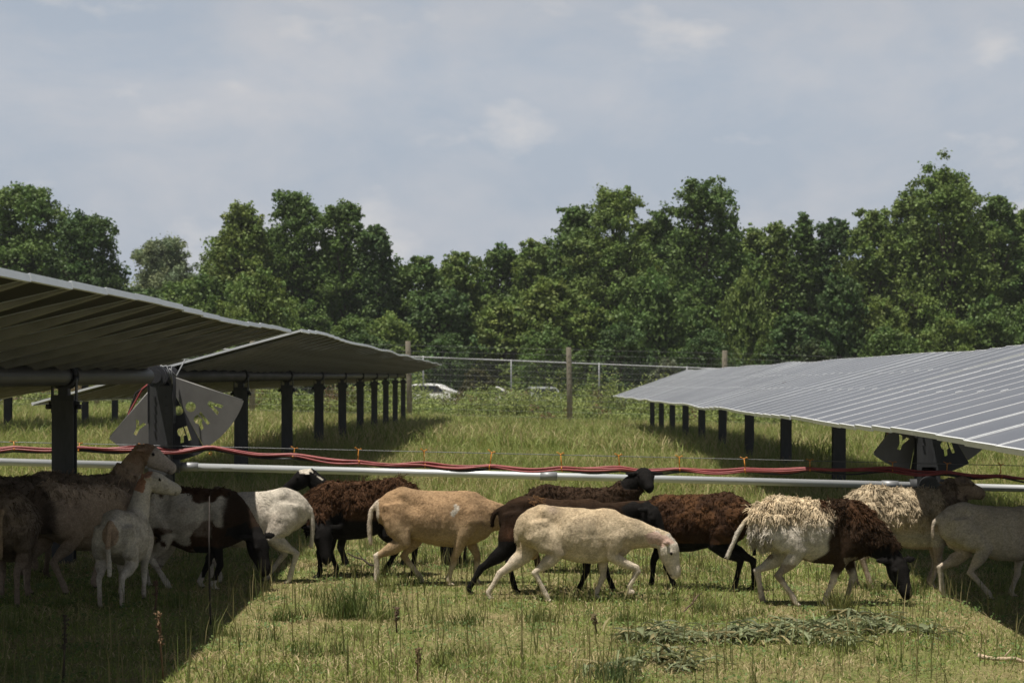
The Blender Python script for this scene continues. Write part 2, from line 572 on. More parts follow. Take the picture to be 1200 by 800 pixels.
    tag(o, "taller seeding meadow grass between the panel rows up to the fence", "grass", kind="stuff")



def leafcloud(P, size, normal_bias, r, colors, stretch=1.6):
    """four-sided pointed leaves at points P"""
    n = len(P)
    N = r.normal(0, 1, (n, 3)) + normal_bias
    N /= np.linalg.norm(N, axis=1, keepdims=True)
    T = r.normal(0, 1, (n, 3))
    T -= (T * N).sum(1, keepdims=True) * N
    T /= np.linalg.norm(T, axis=1, keepdims=True)
    B = np.cross(N, T)
    s = size[:, None]
    V = np.stack([P - T * s * stretch / 2, P + B * s / 2 + N * s * 0.12, P + T * s * stretch / 2, P - B * s / 2 + N * s * 0.12], 1).reshape(-1, 3)
    i = np.arange(n) * 4
    Fc = np.stack([i, i + 1, i + 2, i + 3], -1)
    return V, Fc, np.repeat(colors, 4, 0)


def thicket():
    r = np.random.default_rng(51)
    n0 = 3600
    x0 = r.uniform(-27, 27, n0); y0 = 92.6 + 10.8 * r.random(n0) ** .8
    hmax = (0.25 + 2.5 * np.clip(fbm(x0, y0, 0, 0.45, 61), 0, 1) ** 1.6 * (1 - .50 * np.exp(-((x0 + 3.2) / 1.3) ** 2))) * (0.40 + 0.60 * sstep(92, 100, y0)) * r.uniform(.75, 1.25, n0)
    k = 60
    x = np.repeat(x0, k); y = np.repeat(y0, k); hm = np.repeat(hmax * r.uniform(.7, 1.2, n0), k)
    n = len(x)
    t = r.random(n) ** 0.6
    x = x + r.normal(0, 0.16, n); y = y + r.normal(0, 0.16, n)
    z = ground_z(x, y) + t * hm
    tone = np.repeat(r.random(n0), k)
    base = mixc((0.140, 0.200, 0.048), (0.290, 0.330, 0.105), tone)
    red = np.repeat(fbm(x0, y0, 0, 0.5, 71) > 0.66, k)
    base[red] = mixc((0.10, 0.085, 0.03), (0.17, 0.10, 0.05), r.random(red.sum()))
    base *= r.uniform(0.8, 1.2, (n, 1)) * (.62 + .7 * np.repeat(fbm(x0, y0, 0, 0.7, 63), k))[:, None]
    parts = [leafcloud(np.stack([x, y, z], -1), r.uniform(0.03, 0.085, n), np.array([0, -.2, 1.3]), r, base, 2.0)]
    parts.append(blades(x0, y0, hmax * 1.05, np.full(n0, 0.03), r.uniform(0, .2, n0), mixc((0.09, 0.10, 0.03), (0.2, 0.17, 0.08), r.random(n0)), seed=52))
    V, Fc, C = joinparts(parts)
    o = link("weeds", mesh_np("weeds", V, Fc, C, [M_WEED]))
    tag(o, "tall green weeds growing thickly along the fence line", "weeds", kind="stuff")


pasture()
thicket()

# ------------------------------------------------------------------ solar rows
CH = 3.04      # length of a panel across the row
PW = 0.94      # pitch of the panels along the row


def panel_meshes():
    hw, hl = (PW - 0.006) / 2, CH / 2
    g = MB()
    g.box(-hl + .016, hl - .016, -hw + .023, hw - .023, -0.012, 0.0)
    bm = g.bm
    bm.faces.ensure_lookup_table()
    for f in bm.faces:
        f.normal_update()
        f.material_index = 0 if f.normal.z > 0.5 else 1
    glass = g.mesh("panel", [M_GLASS, M_BACK])
    f = MB()
    f.box(-hl + .016, hl - .016, -hw, -hw + .023, -.018, .005); f.box(-hl + .016, hl - .016, hw - .023, hw, -.018, .005)
    f.box(-hl, -hl + .016, -hw - .001, hw + .001, -.028, .0085); f.box(hl - .016, hl, -hw - .001, hw + .001, -.028, .0085)
    for cx in (-.42, .40):
        f.box(cx - .03, cx + .03, hw - .02, hw + .02, .0072, .014)
    frame = f.mesh("frame", M_ALU)
    q = MB()
    e = hl - .018
    for y0, y1, zt, zb in ((hw - .035, hw + .035, -.0195, -.075),):
        q.poly([(-e, y0, zt), (e, y0, zt), (e, y0, -.027), (e * .55, y0, zb), (-e * .55, y0, zb), (-e, y0, -.027)], (0, y1 - y0, 0))
    rail = q.mesh("rail", M_RAIL)
    b = MB()
    b.box(-.09, .09, -.11, .01, -.045, -.0125)
    b.tube([(-.05, -.1, -.04), (-.12, -.25, -.10), (.05, -.42, -.07)], .006, 5)
    jb = b.mesh("junction_box", M_BLK)
    return glass, frame, rail, jb


P_GLASS, P_FRAME, P_RAIL, P_JBOX = panel_meshes()


def table(xs, D0, D1, z_of, tilt_of, label, seed, dx_axis):
    """xs(D): x of the torque tube at distance D"""
    r = random.Random(seed)
    root = empty("solar_table", (xs(D0), D0, gz(xs(D0), D0)))
    tag(root, label, "solar panels", "tables of solar panels on the tracker rows")
    t = MB()
    t.tube([(xs(D0 + .1) - xs(D0), .1, z_of(D0) - root.location.z), (xs(D1) - xs(D0), D1 - D0 - .1, z_of(D1) - root.location.z)], .078, 20)
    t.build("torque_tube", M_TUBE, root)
    n = int((D1 - D0) / PW)
    ph = [r.uniform(0, 6.28) for _ in range(4)]
    heading = -math.atan(dx_axis)
    for i in range(n):
        D = D0 + PW * (i + .5)
        w = D * 0.95
        tl = tilt_of(D) + (0.30 if D > 23 else .12) * math.sin(w * .55 + ph[0]) + 0.13 * math.sin(w * 1.13 + ph[1]) + r.uniform(-.03, .03)
        zz = z_of(D) + 0.012 * math.sin(w * .8 + ph[2])
        Mx = Matrix.Translation((xs(D) - root.location.x, D - root.location.y, zz - root.location.z)) @ Matrix.Rotation(heading, 4, 'Z') @ Matrix.Rotation(-R(tl), 4, 'Y') @ Matrix.Translation((0, 0, .115))
        p = link("solar_panel", P_GLASS, root)
        p.matrix_local = Mx
        link("frame", P_FRAME, p)
        if i < n - 1:
            link("rail", P_RAIL, p)
        if D < 50:
            link("junction_box", P_JBOX, p)
    return root


xL = lambda D: -3.53 - 0.0081 * D
xR = lambda D: 4.10 + 0.016 * D
xQ = lambda D: -11.75 - 0.0081 * D
zL = lambda D: 1.545
zR = lambda D: 1.385 - 0.0040 * (D - 23)
zQ = lambda D: 1.60
tables = []
table(xL, 2.94, 21.75, zL, lambda D: 13.2, "solar panel table seen from below at the far left, nearest the camera on its row", 1, -0.0081)
table(xL, 23.15, 83.4, zL, lambda D: 15.4 - 3.0 * (D - 23) / 60, "long solar panel table seen from below, running back behind the left drive post", 2, -0.0081)
table(xR, 3.88, 22.69, zR, lambda D: 14.8, "solar panel table on the right with its top in view, nearest the camera", 4, 0.016)
table(xR, 22.83, 84.0, zR, lambda D: 15.0 + 4.2 * (D - 23) / 60, "long solar panel table with its grey top in view, tapering back toward the fence", 4, 0.016)
table(xQ, 22.0, 83.0, zQ, lambda D: 15.0, "solar panel table mostly hidden behind the left row", 5, -0.0081)


def ibeam(mb, hw, hd, z0, z1, t=.012):
    mb.box(-hw, hw, -hd, -hd + t, z0, z1)
    mb.box(-hw, hw, hd - t, hd, z0, z1)
    mb.box(-t / 2, t / 2, -hd + t, hd - t, z0, z1)


def post_proto(h):
    root = empty("support_post")
    m = MB()
    ibeam(m, .088, .08, -.5, h - .155)
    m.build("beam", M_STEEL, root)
    b = MB()
    b.box(-.095, .095, -.085, .085, h - .20, h - .158)
    b.box(-.125, .125, -.02, .02, h - .235, h - .205)
    for s in (-1, 1):
        b.tube([(s * .10, -.03, h - .25), (s * .145, -.03, h - .25)], .02, 8)
        b.box(s * .092, s * .104, -.03, .03, h - .30, h - .02)
    b.build("cap_bracket", M_STEEL_D, root)
    ring = MB()
    n = 24
    for s in (-.05, .05):
        ring.tube([(.098 * math.cos(2 * math.pi * k / n), s, h + .098 * math.sin(2 * math.pi * k / n)) for k in range(n + 1)], .018, 6)
    for k in range(2):
        ring.box(-.04, .04, -.06, .06, h - .158, h - .09) if k == 0 else None
    ring.build("bearing_ring", M_STEEL_D, root)
    return root


Dk = lambda k, z0: (z0 + k) * 6.57
protos = {}


def put_post(x, y, ztube, label, group):
    g = gz(x, y)
    h = ztube - g
    key = round(h, 1)
    if key not in protos:
        protos[key] = post_proto(h)
        o = protos[key]
    else:
        o = copy_tree(protos[key])
    o.location = (x, y, ztube - (key if False else h))
    # same mesh height for close heights: keep the ring on the tube, the foot runs into the ground
    if o is not protos[key]:
        o.location.z = ztube - protos_h[key]
    else:
        protos_h[key] = h
        o.location.z = g
    tag(o, label, "post", group)
    return o


protos_h = {}
put_post(xL(17.5), 17.5, zL(17.5), "thick steel post at far left under the near table, behind the shaded sheep", "left row support posts")
words = ["second", "third", "fourth", "fifth", "sixth", "seventh", "eighth", "ninth", "tenth"]
for k in range(1, 10):
    D = Dk(k, 3.52)
    put_post(xL(D), D, zL(D), "steel post of the left row, %s post counted back from the fan plate" % (["first"] + words)[k - 1], "left row support posts")
for k in range(1, 10):
    D = Dk(k, 3.55)
    put_post(xR(D), D, zR(D), "steel post under the right row, %s post counted back from the fan plate" % (["first"] + words)[k - 1], "right row support posts")
qd = [51.5, 61.2, 66.0, 72.6, 79.2]
qn = ["standing alone at the far left edge", "between the near post and the fan plate", "just left of the fan plate", "hidden beyond the fan plate", "last of its row"]
for D, w_ in zip(qd[:3], qn):
    put_post(xQ(D), D, zQ(D), "distant steel post of the row behind, %s" % w_, "posts of the far left row")


# ---- drive posts with fan plates
def plate(name, outline, holes, y, th, mat, parent):
    cu = bpy.data.curves.new(name, 'CURVE')
    cu.dimensions = '2D'
    cu.fill_mode = 'BOTH'
    cu.extrude = th / 2
    for pts in [outline] + holes:
        s = cu.splines.new('POLY')
        s.points.add(len(pts) - 1)
        for q, (a, b) in zip(s.points, pts):
            q.co = (a, b, 0, 1)
        s.use_cyclic_u = True
    tmp = bpy.data.objects.new("tmp", cu)
    col.objects.link(tmp)
    bpy.context.view_layer.update()
    dg = bpy.context.evaluated_depsgraph_get()
    me = bpy.data.meshes.new_from_object(tmp.evaluated_get(dg))
    bpy.data.objects.remove(tmp)
    me.name = name
    me.transform(Matrix.Rotation(R(90), 4, 'X'))
    me.materials.clear(); me.materials.append(mat)
    o = link(name, me, parent, (0, y, 0))
    return o


GL_A = [[(0, 0), (.36, 1), (.64, 1), (1, 0), (.70, 0), (.5, .62), (.30, 0)]]
GL_R = [[(0, 0), (.27, 0), (.27, 1), (0, 1)],
        [(.36, 1), (.80, 1), (.97, .84), (.97, .58), (.82, .46), (1, 0), (.70, 0), (.52, .42), (.36, .42)]]
GL_Y = [[(0, 1), (.30, 1), (.5, .66), (.70, 1), (1, 1), (.64, .45), (.64, 0), (.36, 0), (.36, .45)]]


def glyph(shapes, phi, bis, r0, size, mirror=True):
    """letter cut radially, its foot turned outward"""
    th = bis + phi
    er = (math.cos(th), math.sin(th)); et = (-math.sin(th), math.cos(th))
    out = []
    for sh in shapes:
        pts = []
        for u, v in sh:
            if mirror:
                u = 1 - u
            a = (u - .5) * size * .8
            rr = r0 + (1 - v) * size
            pts.append((er[0] * rr + et[0] * a, er[1] * rr + et[1] * a))
        out.append(pts)
    return out


def disc(r, th, rad, n=20):
    return [(r * math.cos(th) + rad * math.cos(2 * math.pi * k / n), r * math.sin(th) + rad * math.sin(2 * math.pi * k / n)) for k in range(n)]


def sector(bis, a0, a1, r1, rin, n=14):
    p = [(rin * math.cos(bis + a0), rin * math.sin(bis + a0))]
    for k in range(n + 1):
        a = bis + a0 + (a1 - a0) * k / n
        p.append((r1 * math.cos(a), r1 * math.sin(a)))
    p.append((rin * math.cos(bis + a1), rin * math.sin(bis + a1)))
    return p


def drive_post(x, y, zt, tilt, zpipe, label):
    g = gz(x, y)
    root = empty("drive_post", (x, y, g))
    tag(root, label, "post", "drive posts that carry the fan plates")
    zt -= g; zpipe -= g
    m = MB()
    ibeam(m, .125, .09, -.5, zt - .10, .014)
    m.build("beam", M_STEEL, root)
    b = MB()
    b.box(-.135, -.127, -.10, .10, zt - .5, zt + .02); b.box(.127, .135, -.10, .10, zt - .5, zt + .02)
    for k in range(5):
        for s in (-.06, .06):
            b.tube([(s, -.104, zt - .22 - .09 * k), (s, -.088, zt - .22 - .09 * k)], .012, 8)
    b.build("bracket", M_STEEL_D, root)
    bis = R(-90) + R(tilt)
    fan = empty("fan_plate")
    fan.parent = root
    fan.location = (0, 0.13, zt + .02)
    # the outer wings and the darker middle sector between them, cut with the maker's letters (seen from behind)
    rl = .62
    A = glyph(GL_A, R(42), bis, rl - .06, .155); R2 = glyph(GL_R, R(23), bis, rl - .06, .155)
    R1 = glyph(GL_R, R(3), bis, rl - .02, .155); A2 = glyph(GL_A, R(-18), bis, rl - .02, .155); Y = glyph(GL_Y, R(-41), bis, rl - .06, .155)
    plate("fan_wing", sector(bis, R(13.5), R(56), .90, .10), A + R2 + [disc(.45, bis + R(24), .055)], 0, .008, M_STEEL_L, fan)
    plate("fan_wing", sector(bis, R(-56), R(-28), .90, .10), Y, 0, .008, M_STEEL_L, fan)
    plate("fan_middle", sector(bis, R(-27.7), R(13.2), .93, .05), R1 + A2 + [disc(.42, bis + R(7), .05)], -.012, .012, M_STEEL_D, fan)
    st = MB()
    for a in (56, -56):
        th = bis + R(a)
        st.tube([(.12 * math.cos(th), .01, .12 * math.sin(th)), (.88 * math.cos(th), .01, .88 * math.sin(th))], .012, 6)
    st.build("stiffener", M_STEEL_L, fan)
    gb = MB()
    gb.tube([(0, -.11, zpipe), (0, .14, zpipe)], .11, 18)
    gb.box(-.09, .09, -.09, .13, zpipe - .02, zpipe + .22, bevel=.015)
    gb.tube([(-.19, .0, zpipe), (.19, .0, zpipe)], .075, 14)
    gb.build("gearbox", M_STEEL, root)
    tp = MB()
    tp.tube([(0, -.46, zt), (0, .5, zt)], .074, 18)
    for s in (-.42, -.30, .30, .42):
        tp.tube([(0, s - .02, zt), (0, s + .02, zt)], .115, 18)
    tp.build("bearing", M_STEEL_D, root)
    w = MB()
    for k in range(3):
        w.tube([(-.10 + .05 * k, -.10, zt + .085), (.02 + .05 * k, -.13, zt + .11), (.13, -.12, zt - .02 - .03 * k)], .008, 5)
    w.tube([(.10, -.13, zt + .08), (.17, -.10, zt + .0), (.24, .02, zt + .17)], .008, 5)
    w.build("strap", M_RAILW, root)
    c = MB()
    for k, mt in enumerate((0, 1)):
        c.tube([(-.12, .16 + .02 * k, zt - .06), (-.28 - .03 * k, .2, zt - .18), (-.40, .2, zt - .42), (-.44, .2, zt - .60)], .010, 6)
    c.build("hanging_cable", M_BLK, root)
    c = MB()
    c.tube([(-.11, .14, zt - .04), (-.24, .19, zt - .14), (-.38, .18, zt - .40), (-.42, .19, zt - .62)], .011, 6)
    c.build("hanging_cable", M_RED, root)
    return root


PL = at(197, 546, 22.62); PR = at(1082, 569, 22.95)
drive_post(xL(22.62), 22.62, zL(22.6), 15.5, PL.z, "heavy drive post with pierced fan plate beside the sheep at left")
drive_post(xR(22.95), 22.95, zR(22.9), 17.5, PR.z, "heavy drive post with pierced fan plate half hidden under the right table")

# ---- drive shaft between the rows
root = empty("drive_shaft", (0, 22.8, gz(0, 22.8)))
tag(root, "long white galvanised pipe running level behind all the sheep between both rows", "pipe")
d = (PR - PL)
m = MB()
for a, b in ((-1.1, -.012), (.012, .985), (1.015, 1.9)):
    m.tube([PL + d * a - root.location + Vector((0, .0, 0)), PL + d * b - root.location], .039, 16)
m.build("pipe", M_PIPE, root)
for a in (-.030, .028, .955, 1.03, .5):
    m = MB()
    c0 = PL + d * a - root.location
    m.tube([c0 - d.normalized() * .09, c0 + d.normalized() * .09], .047, 16)
    m.build("coupling", M_RAILW, root)

# ---- cables on their messenger wire
wire_y = 22.30


def wire_px(px):
    return 517 + (px - 0) * (545 - 517) / 1200 if px > 250 else 517 + px * 28 / 1200


def wire_pt(px):
    return at(px, wire_px(px) + .5, wire_y)


hang = [-130, -58, 16, 93, 166, 246, 345, 420, 497, 576, 657, 725, 796, 872, 949, 1046, 1110, 1173, 1245, 1320]
m = MB()
m.tube([wire_pt(p) for p in range(-200, 1401, 40)], .004, 5)
o = m.build("messenger_wire", M_WIRE)
tag(o, "thin straight support wire just above the red cables", "wire")
root = empty("cable_bundle", (0, wire_y, gz(0, wire_y)))
tag(root, "bundle of red and black cables sagging across the field under orange hangers", "cable")


def cable_py(px):
    knots = [(-200, 528), (0, 526), (90, 525), (166, 526), (210, 527), (246, 524), (300, 531), (345, 535), (420, 541), (497, 545), (576, 547), (657, 549), (725, 550), (796, 550), (872, 551), (949, 550), (1020, 549), (1046, 551), (1110, 554), (1173, 558), (1400, 570)]
    y = np.interp(px, [k[0] for k in knots], [k[1] for k in knots])
    for a, b in zip(hang, hang[1:]):
        if a <= px <= b:
            t = (px - a) / (b - a)
            y += 2.6 * math.sin(math.pi * t) ** 1.2
    return y


for k, (mt, oy, oz) in enumerate([(M_RED, -.012, .016), (M_RED, .012, .012), (M_BLK, .0, -.018), (M_RED, -.014, -.002), (M_BLK, .016, -.010), (M_RED, -.004, .028)]):
    pts = []
    for px in range(-200, 1401, 9):
        p = at(px, cable_py(px), wire_y)
        wob = .010 * math.sin(px * .021 * (1 + .13 * k) + k * 1.7) + .007 * math.sin(px * .057 + k * 2.3)
        pts.append(Vector((p.x, p.y + oy + wob * .6, p.z + oz * .8 + wob)) - root.location)
    m = MB()
    m.tube(pts, .0105, 7)
    m.build("cable", mt, root)

hm = MB()
hm.tube([(0, 0, .015), (0, .006, -.06), (0, .0, -.095)], .007, 6)
hm.tube([(0, -.028, -.125), (.0, -.034, -.15), (0, 0, -.178), (0, .034, -.15), (0, .03, -.115), (0, 0, -.095)], .007, 6)
hm.tube([(0, 0, .0), (.035, 0, .022), (.05, .01, .008)], .006, 6)
hm.tube([(0, 0, .0), (-.032, 0, .026), (-.05, -.01, .034)], .006, 6)
hmesh = hm.mesh("cable_hanger", M_ORANGE)
where = {16: "at the far left edge", 93: "just right of the thick near post", 166: "in front of the left fan plate", 345: "first one right of the left fan plate",
         420: "second one right of the left fan plate", 497: "above the brown sheep and tan sheep gap", 576: "above the tan sheep's head end", 657: "above the dark sheep's back",
         725: "just left of the raised black head", 796: "just right of the raised black head", 872: "above the curly dark sheep's rump", 949: "above the shaggy pinto sheep",
         1046: "in front of the right fan plate", 1110: "right of the right drive post", 1173: "at the right edge of the picture", 246: "at the right corner of the left fan plate"}
for px in hang:
    if px not in where:
        continue
    p = wire_pt(px)
    drop = p.z - at(px, cable_py(px), wire_y).z
    o = link("cable_hanger", hmesh, None, p, (R(random.uniform(-8, 8)), R(random.uniform(-8, 8)), R(random.uniform(-25, 25))))
    o.scale = (.8, .8, max(.5, min(1.6, drop / .145)))
    tag(o, "orange cable hanger on the wire, " + where[px], "cable hanger", "orange hangers on the support wire")

# ------------------------------------------------------------------ fences behind


def wire_fence():
    D = 92.0
    root = empty("wire_fence", (0, D, gz(0, D)))
    tag(root, "tall wire mesh fence on round wooden posts behind the rows", "fence")
    X = [-38, -31, -24.6, -17.9, -11.2, -4.45, 2.47, 9.17, 16, 22.8, 29.6]
    r = random.Random(5)
    for x in X:
        m = MB()
        g = gz(x, D) - root.location.z
        h = 3.36 + r.uniform(-.12, .08)
        lx = r.uniform(-.05, .05)
        m.tube([(x - lx, 0, g - .3), (x - lx * .3, 0, g + h * .5), (x + lx, 0, g + h - .02), (x + lx, 0, g + h)], [.125, .12, .115, .105], 14)
        m.build("wooden_post", M_WOOD, root)
    m = MB()
    zs = [.05 + .245 * k for k in range(14)]
    for z in zs:
        m.tube([(x, -.16, gz(x, D) - root.location.z + z) for x in X], .0045, 4, False)
    x = X[0]
    while x < X[-1]:
        g = gz(x, D) - root.location.z
        m.tube([(x, -.165, g + .05), (x, -.165, g + 3.1)], .0035, 4, False)
        x += .34
    o = m.build("netting", M_WIRE, root)


def chain_fence():
    D = 105.0
    root = empty("chain_link_fence", (0, D, gz(0, D)))
    tag(root, "chain link fence with a bright top rail in front of the parked cars", "fence")
    ztop = lambda x: (at(510, 419, D).z + (x - at(510, 419, D).x) * (at(800, 430.5, D).z - at(510, 419, D).z) / (at(800, 430, D).x - at(510, 419, D).x)) - root.location.z
    xs = [(599 + 103 * k - 600) * D / F for k in range(-8, 9)]
    for x in xs:
        m = MB()
        m.tube([(x, 0, gz(x, D) - root.location.z - .2), (x, 0, ztop(x) + .06)], .036, 8)
        m.build("metal_post", M_RAILW, root)
    m = MB()
    m.tube([(x, 0, ztop(x)) for x in xs], .036, 8)
    m.build("top_rail", M_RAILW, root)
    m = MB()
    a = -1
    pitch = .16
    x = xs[0]
    while x < xs[-1] - 3:
        z0 = ztop(x) - 2.9
        m.tube([(x, -.05, z0), (x + 2.9, -.05, ztop(x + 2.9))], .0035, 3, False)
        m.tube([(x, -.055, ztop(x)), (x + 2.9, -.055, ztop(x + 2.9) - 2.9)], .0035, 3, False)
        x += pitch
    m.build("netting", M_WIRE, root)


wire_fence()
chain_fence()

# ------------------------------------------------------------------ parked cars beyond the weeds


def car(x, y, rz, paint, label, pickup=False):
    root = empty("parked_car", (x, y, gz(x, y)), rz)
    tag(root, label, "car", "cars parked beyond the fence")
    m = MB()
    if pickup:
        prof = [(-2.6, .45), (-2.6, 1.05), (-.55, 1.1), (-.5, 1.72), (-.3, 1.82), (.7, 1.80), (1.25, 1.15), (2.35, 1.05), (2.6, .85), (2.62, .45)]
    else:
        prof = [(-2.2, .4), (-2.28, .75), (-2.2, 1.0), (-1.6, 1.08), (-1.0, 1.45), (-.3, 1.52), (.4, 1.46), (1.15, 1.02), (2.0, .88), (2.3, .68), (2.3, .38)]
    for s in (-1, 1):
        pass
    pts = [Vector((a, -.86, b)) for a, b in prof]
    m.poly(pts, (0, 1.72, 0))
    bm = m.bm
    for v in bm.verts:
        if v.co.z > 1.1:
            v.co.y *= .80
    es = [e for e in bm.edges]
    bmesh.ops.bevel(bm, geom=es, offset=.06, segments=2, affect='EDGES', clamp_overlap=True)
    m.build("body", paint, root)
    gl = mat_noise("car_glass", (.01, .012, .014), (.02, .022, .025), 3, .08)
    hi = 1.68 if pickup else 1.40
    lo = 1.16 if pickup else 1.06
    for s in (-1, 1):
        w = MB()
        if pickup:
            w.poly([(-.40, s * .79, lo), (.98, s * .79, lo), (.62, s * .735, hi), (-.34, s * .735, hi)], (0, s * .02, 0))
        else:
            w.poly([(-1.30, s * .79, lo), (.82, s * .79, lo), (.34, s * .725, hi), (-.92, s * .725, hi)], (0, s * .02, 0))
        w.build("side_window", gl, root)
    w = MB()
    x0, x1 = ((1.14, .74) if pickup else (1.04, .50))
    w.poly([(x0 + .05, -.66, lo), (x0 + .05, .66, lo), (x1 + .05, .6, hi), (x1 + .05, -.6, hi)], (.02, 0, .02))
    w.build("windscreen", gl, root)
    tyre = MB()
    n = 20
    tyre.tube([(0, -.1, 0), (0, -.09, 0), (0, .09, 0), (0, .1, 0)], [.26, .32, .32, .26], n)
    tm = tyre.mesh("wheel", M_BLK)
    rim = MB(); rim.tube([(0, -.108, 0), (0, .108, 0)], .19, 14)
    rm = rim.mesh("rim", M_ALU)
    for a in (-1.4, 1.45):
        for s in (-.8, .8):
            q = link("wheel", tm, root, (a, s, .32))
            link("rim", rm, q)
    for s in (-.62, .62):
        b = MB(); b.box(2.27, 2.34, s - .14, s + .14, .68, .80, bevel=.02)
        if pickup:
            for v in b.bm.verts:
                v.co.x += .30
        b.build("headlight", M_ALU, root)


M_WHITEP = mat_noise("white_paint", (.74, .75, .76), (.80, .80, .80), 2, .25)
M_SILVER = mat_noise("silver_paint", (.42, .44, .46), (.48, .50, .52), 2, .25, .4)
M_GREY = mat_noise("grey_paint", (.16, .17, .19), (.2, .21, .23), 2, .25, .3)
car(-4.65, 110.8, R(172), M_WHITEP, "white car behind the chain link fence next to the left table's tip")
car(-1.15, 114.6, R(4), M_WHITEP, "white car half sunk in weeds, second car from the left table's tip")
car(1.6, 112.0, R(-80), M_SILVER, "silver car almost hidden in weeds left of the wooden fence post")
car(6.6, 112.5, R(175), M_GREY, "dark grey car almost hidden in weeds right of the wooden fence post")

# ------------------------------------------------------------------ trees


def make_tree(x, y, h, w, seed, hue, label, name="broadleaf_tree", group="trees of the wood behind the field", low=.10, leaf=.165, shape=0, dens=1.0, cat="tree"):
    r = np.random.default_rng(seed)
    g = gz(x, y)
    root = empty(name, (x, y, g))
    tag(root, label, cat, group)
    # crown clumps
    ncl = int(84 * dens)
    u = low + (1 - low) * r.random(ncl) ** .85
    if shape == 0:
        prof = np.sin(np.pi * np.clip((u - low * .3) / (1.05 - low * .3), 0, 1)) ** .62
    elif shape == 1:      # narrow crest, broad shoulders
        prof = np.clip(1.12 - u, 0, 1) ** .55
    else:                 # open, few big limbs
        prof = np.sin(np.pi * np.clip(u, 0, 1)) ** .9
    a = r.uniform(0, 2 * np.pi, ncl)
    rad = np.sqrt(r.uniform(.08, 1, ncl)) * prof * w / 2 * .86
    cr = w * r.uniform(.075, .145, ncl) * (1.15 - .35 * u)
    C = np.stack([np.cos(a) * rad, np.sin(a) * rad, u * h - cr * .8], -1)
    # top leaders so that the outline is uneven
    nl = 9
    la = r.uniform(0, 2 * np.pi, nl)
    lr = r.uniform(.05, .42, nl) * w * .6
    lead = np.stack([np.cos(la) * lr, np.sin(la) * lr, h * (.985 - .5 * (lr / w) ** 1.3 - r.uniform(0, .10, nl))], -1)
    lead[0] = (0, 0, h * .955); lead[1] = (w * .07, 0, h * .925); lead[2] = (-w * .08, 0, h * .90)
    C = np.concatenate([C, lead]); cr = np.concatenate([cr, w * r.uniform(.055, .10, nl)])
    parts = []
    hue = np.asarray(hue)
    for c, q in zip(C, cr):
        sub = 5
        sc_ = c + r.normal(0, 1, (sub, 3)) * q * np.array([.55, .55, .42])
        for s in sc_:
            qq = q * r.uniform(.42, .68)
            n = int(40 * (qq / .5) ** 1.8 * min(1.75, (.21 / leaf) ** 2)) + 12
            dvec = r.normal(0, 1, (n, 3)); dvec /= np.linalg.norm(dvec, axis=1, keepdims=True)
            P = s + dvec * (qq * np.abs(r.normal(.75, .33, n)))[:, None] * np.array([1, 1, .72])
            P[:, 2] = np.maximum(P[:, 2], .15)
            tone = r.uniform(.86, 1.14) * r.uniform(.84, 1.16, (n, 1))
            cc = hue * tone * np.array([r.uniform(.88, 1.08), 1, r.uniform(.85, 1.15)])
            parts.append(leafcloud(P, r.uniform(.62, 1.25, n) * leaf, dvec * .9 + np.array([0, 0, .55]), r, cc, 1.35))
    nf = int(4200 * dens)            # loose leaves inside the crown
    fu = low + (.93 - low) * r.random(nf); fa = r.uniform(0, 6.283, nf)
    fr = np.sqrt(r.random(nf)) * np.sin(np.pi * np.clip(fu, .05, .98)) ** .6 * w * .36
    FP = np.stack([np.cos(fa) * fr, np.sin(fa) * fr, fu * h], -1)
    parts.append(leafcloud(FP, r.uniform(.8, 1.4, nf) * leaf, np.array([0, 0, .5]), r, hue * r.uniform(.7, 1.1, (nf, 1)), 1.35))
    V, Fc, CC = joinparts(parts)
    link("crown", mesh_np("crown", V, Fc, CC, [M_LEAF]), root)
    m = MB()
    tr = .018 * h + .05
    top = Vector((r.uniform(-.3, .3), r.uniform(-.3, .3), h * .80))
    tp = [Vector((0, 0, -.3)), Vector((r.uniform(-.1, .1), 0, h * .2)), Vector((r.uniform(-.25, .25), r.uniform(-.2, .2), h * .5)), top]
    m.tube(tp, [tr * 1.25, tr, tr * .65, tr * .2], 8)
    idx = r.choice(len(C), size=min(14, len(C)), replace=False)
    for i in idx:
        c = Vector(C[i])
        t = max(.15, min(.7, (c.z / h) * .62))
        b = tp[1].lerp(tp[2], min(1, max(0, (t - .2) / .3)))
        mid = b.lerp(c, .55) + Vector((0, 0, .04 * h))
        m.tube([b, mid, c], [tr * .42, tr * .25, tr * .07], 6)
    m.build("trunk", M_BARK, root)
    return root


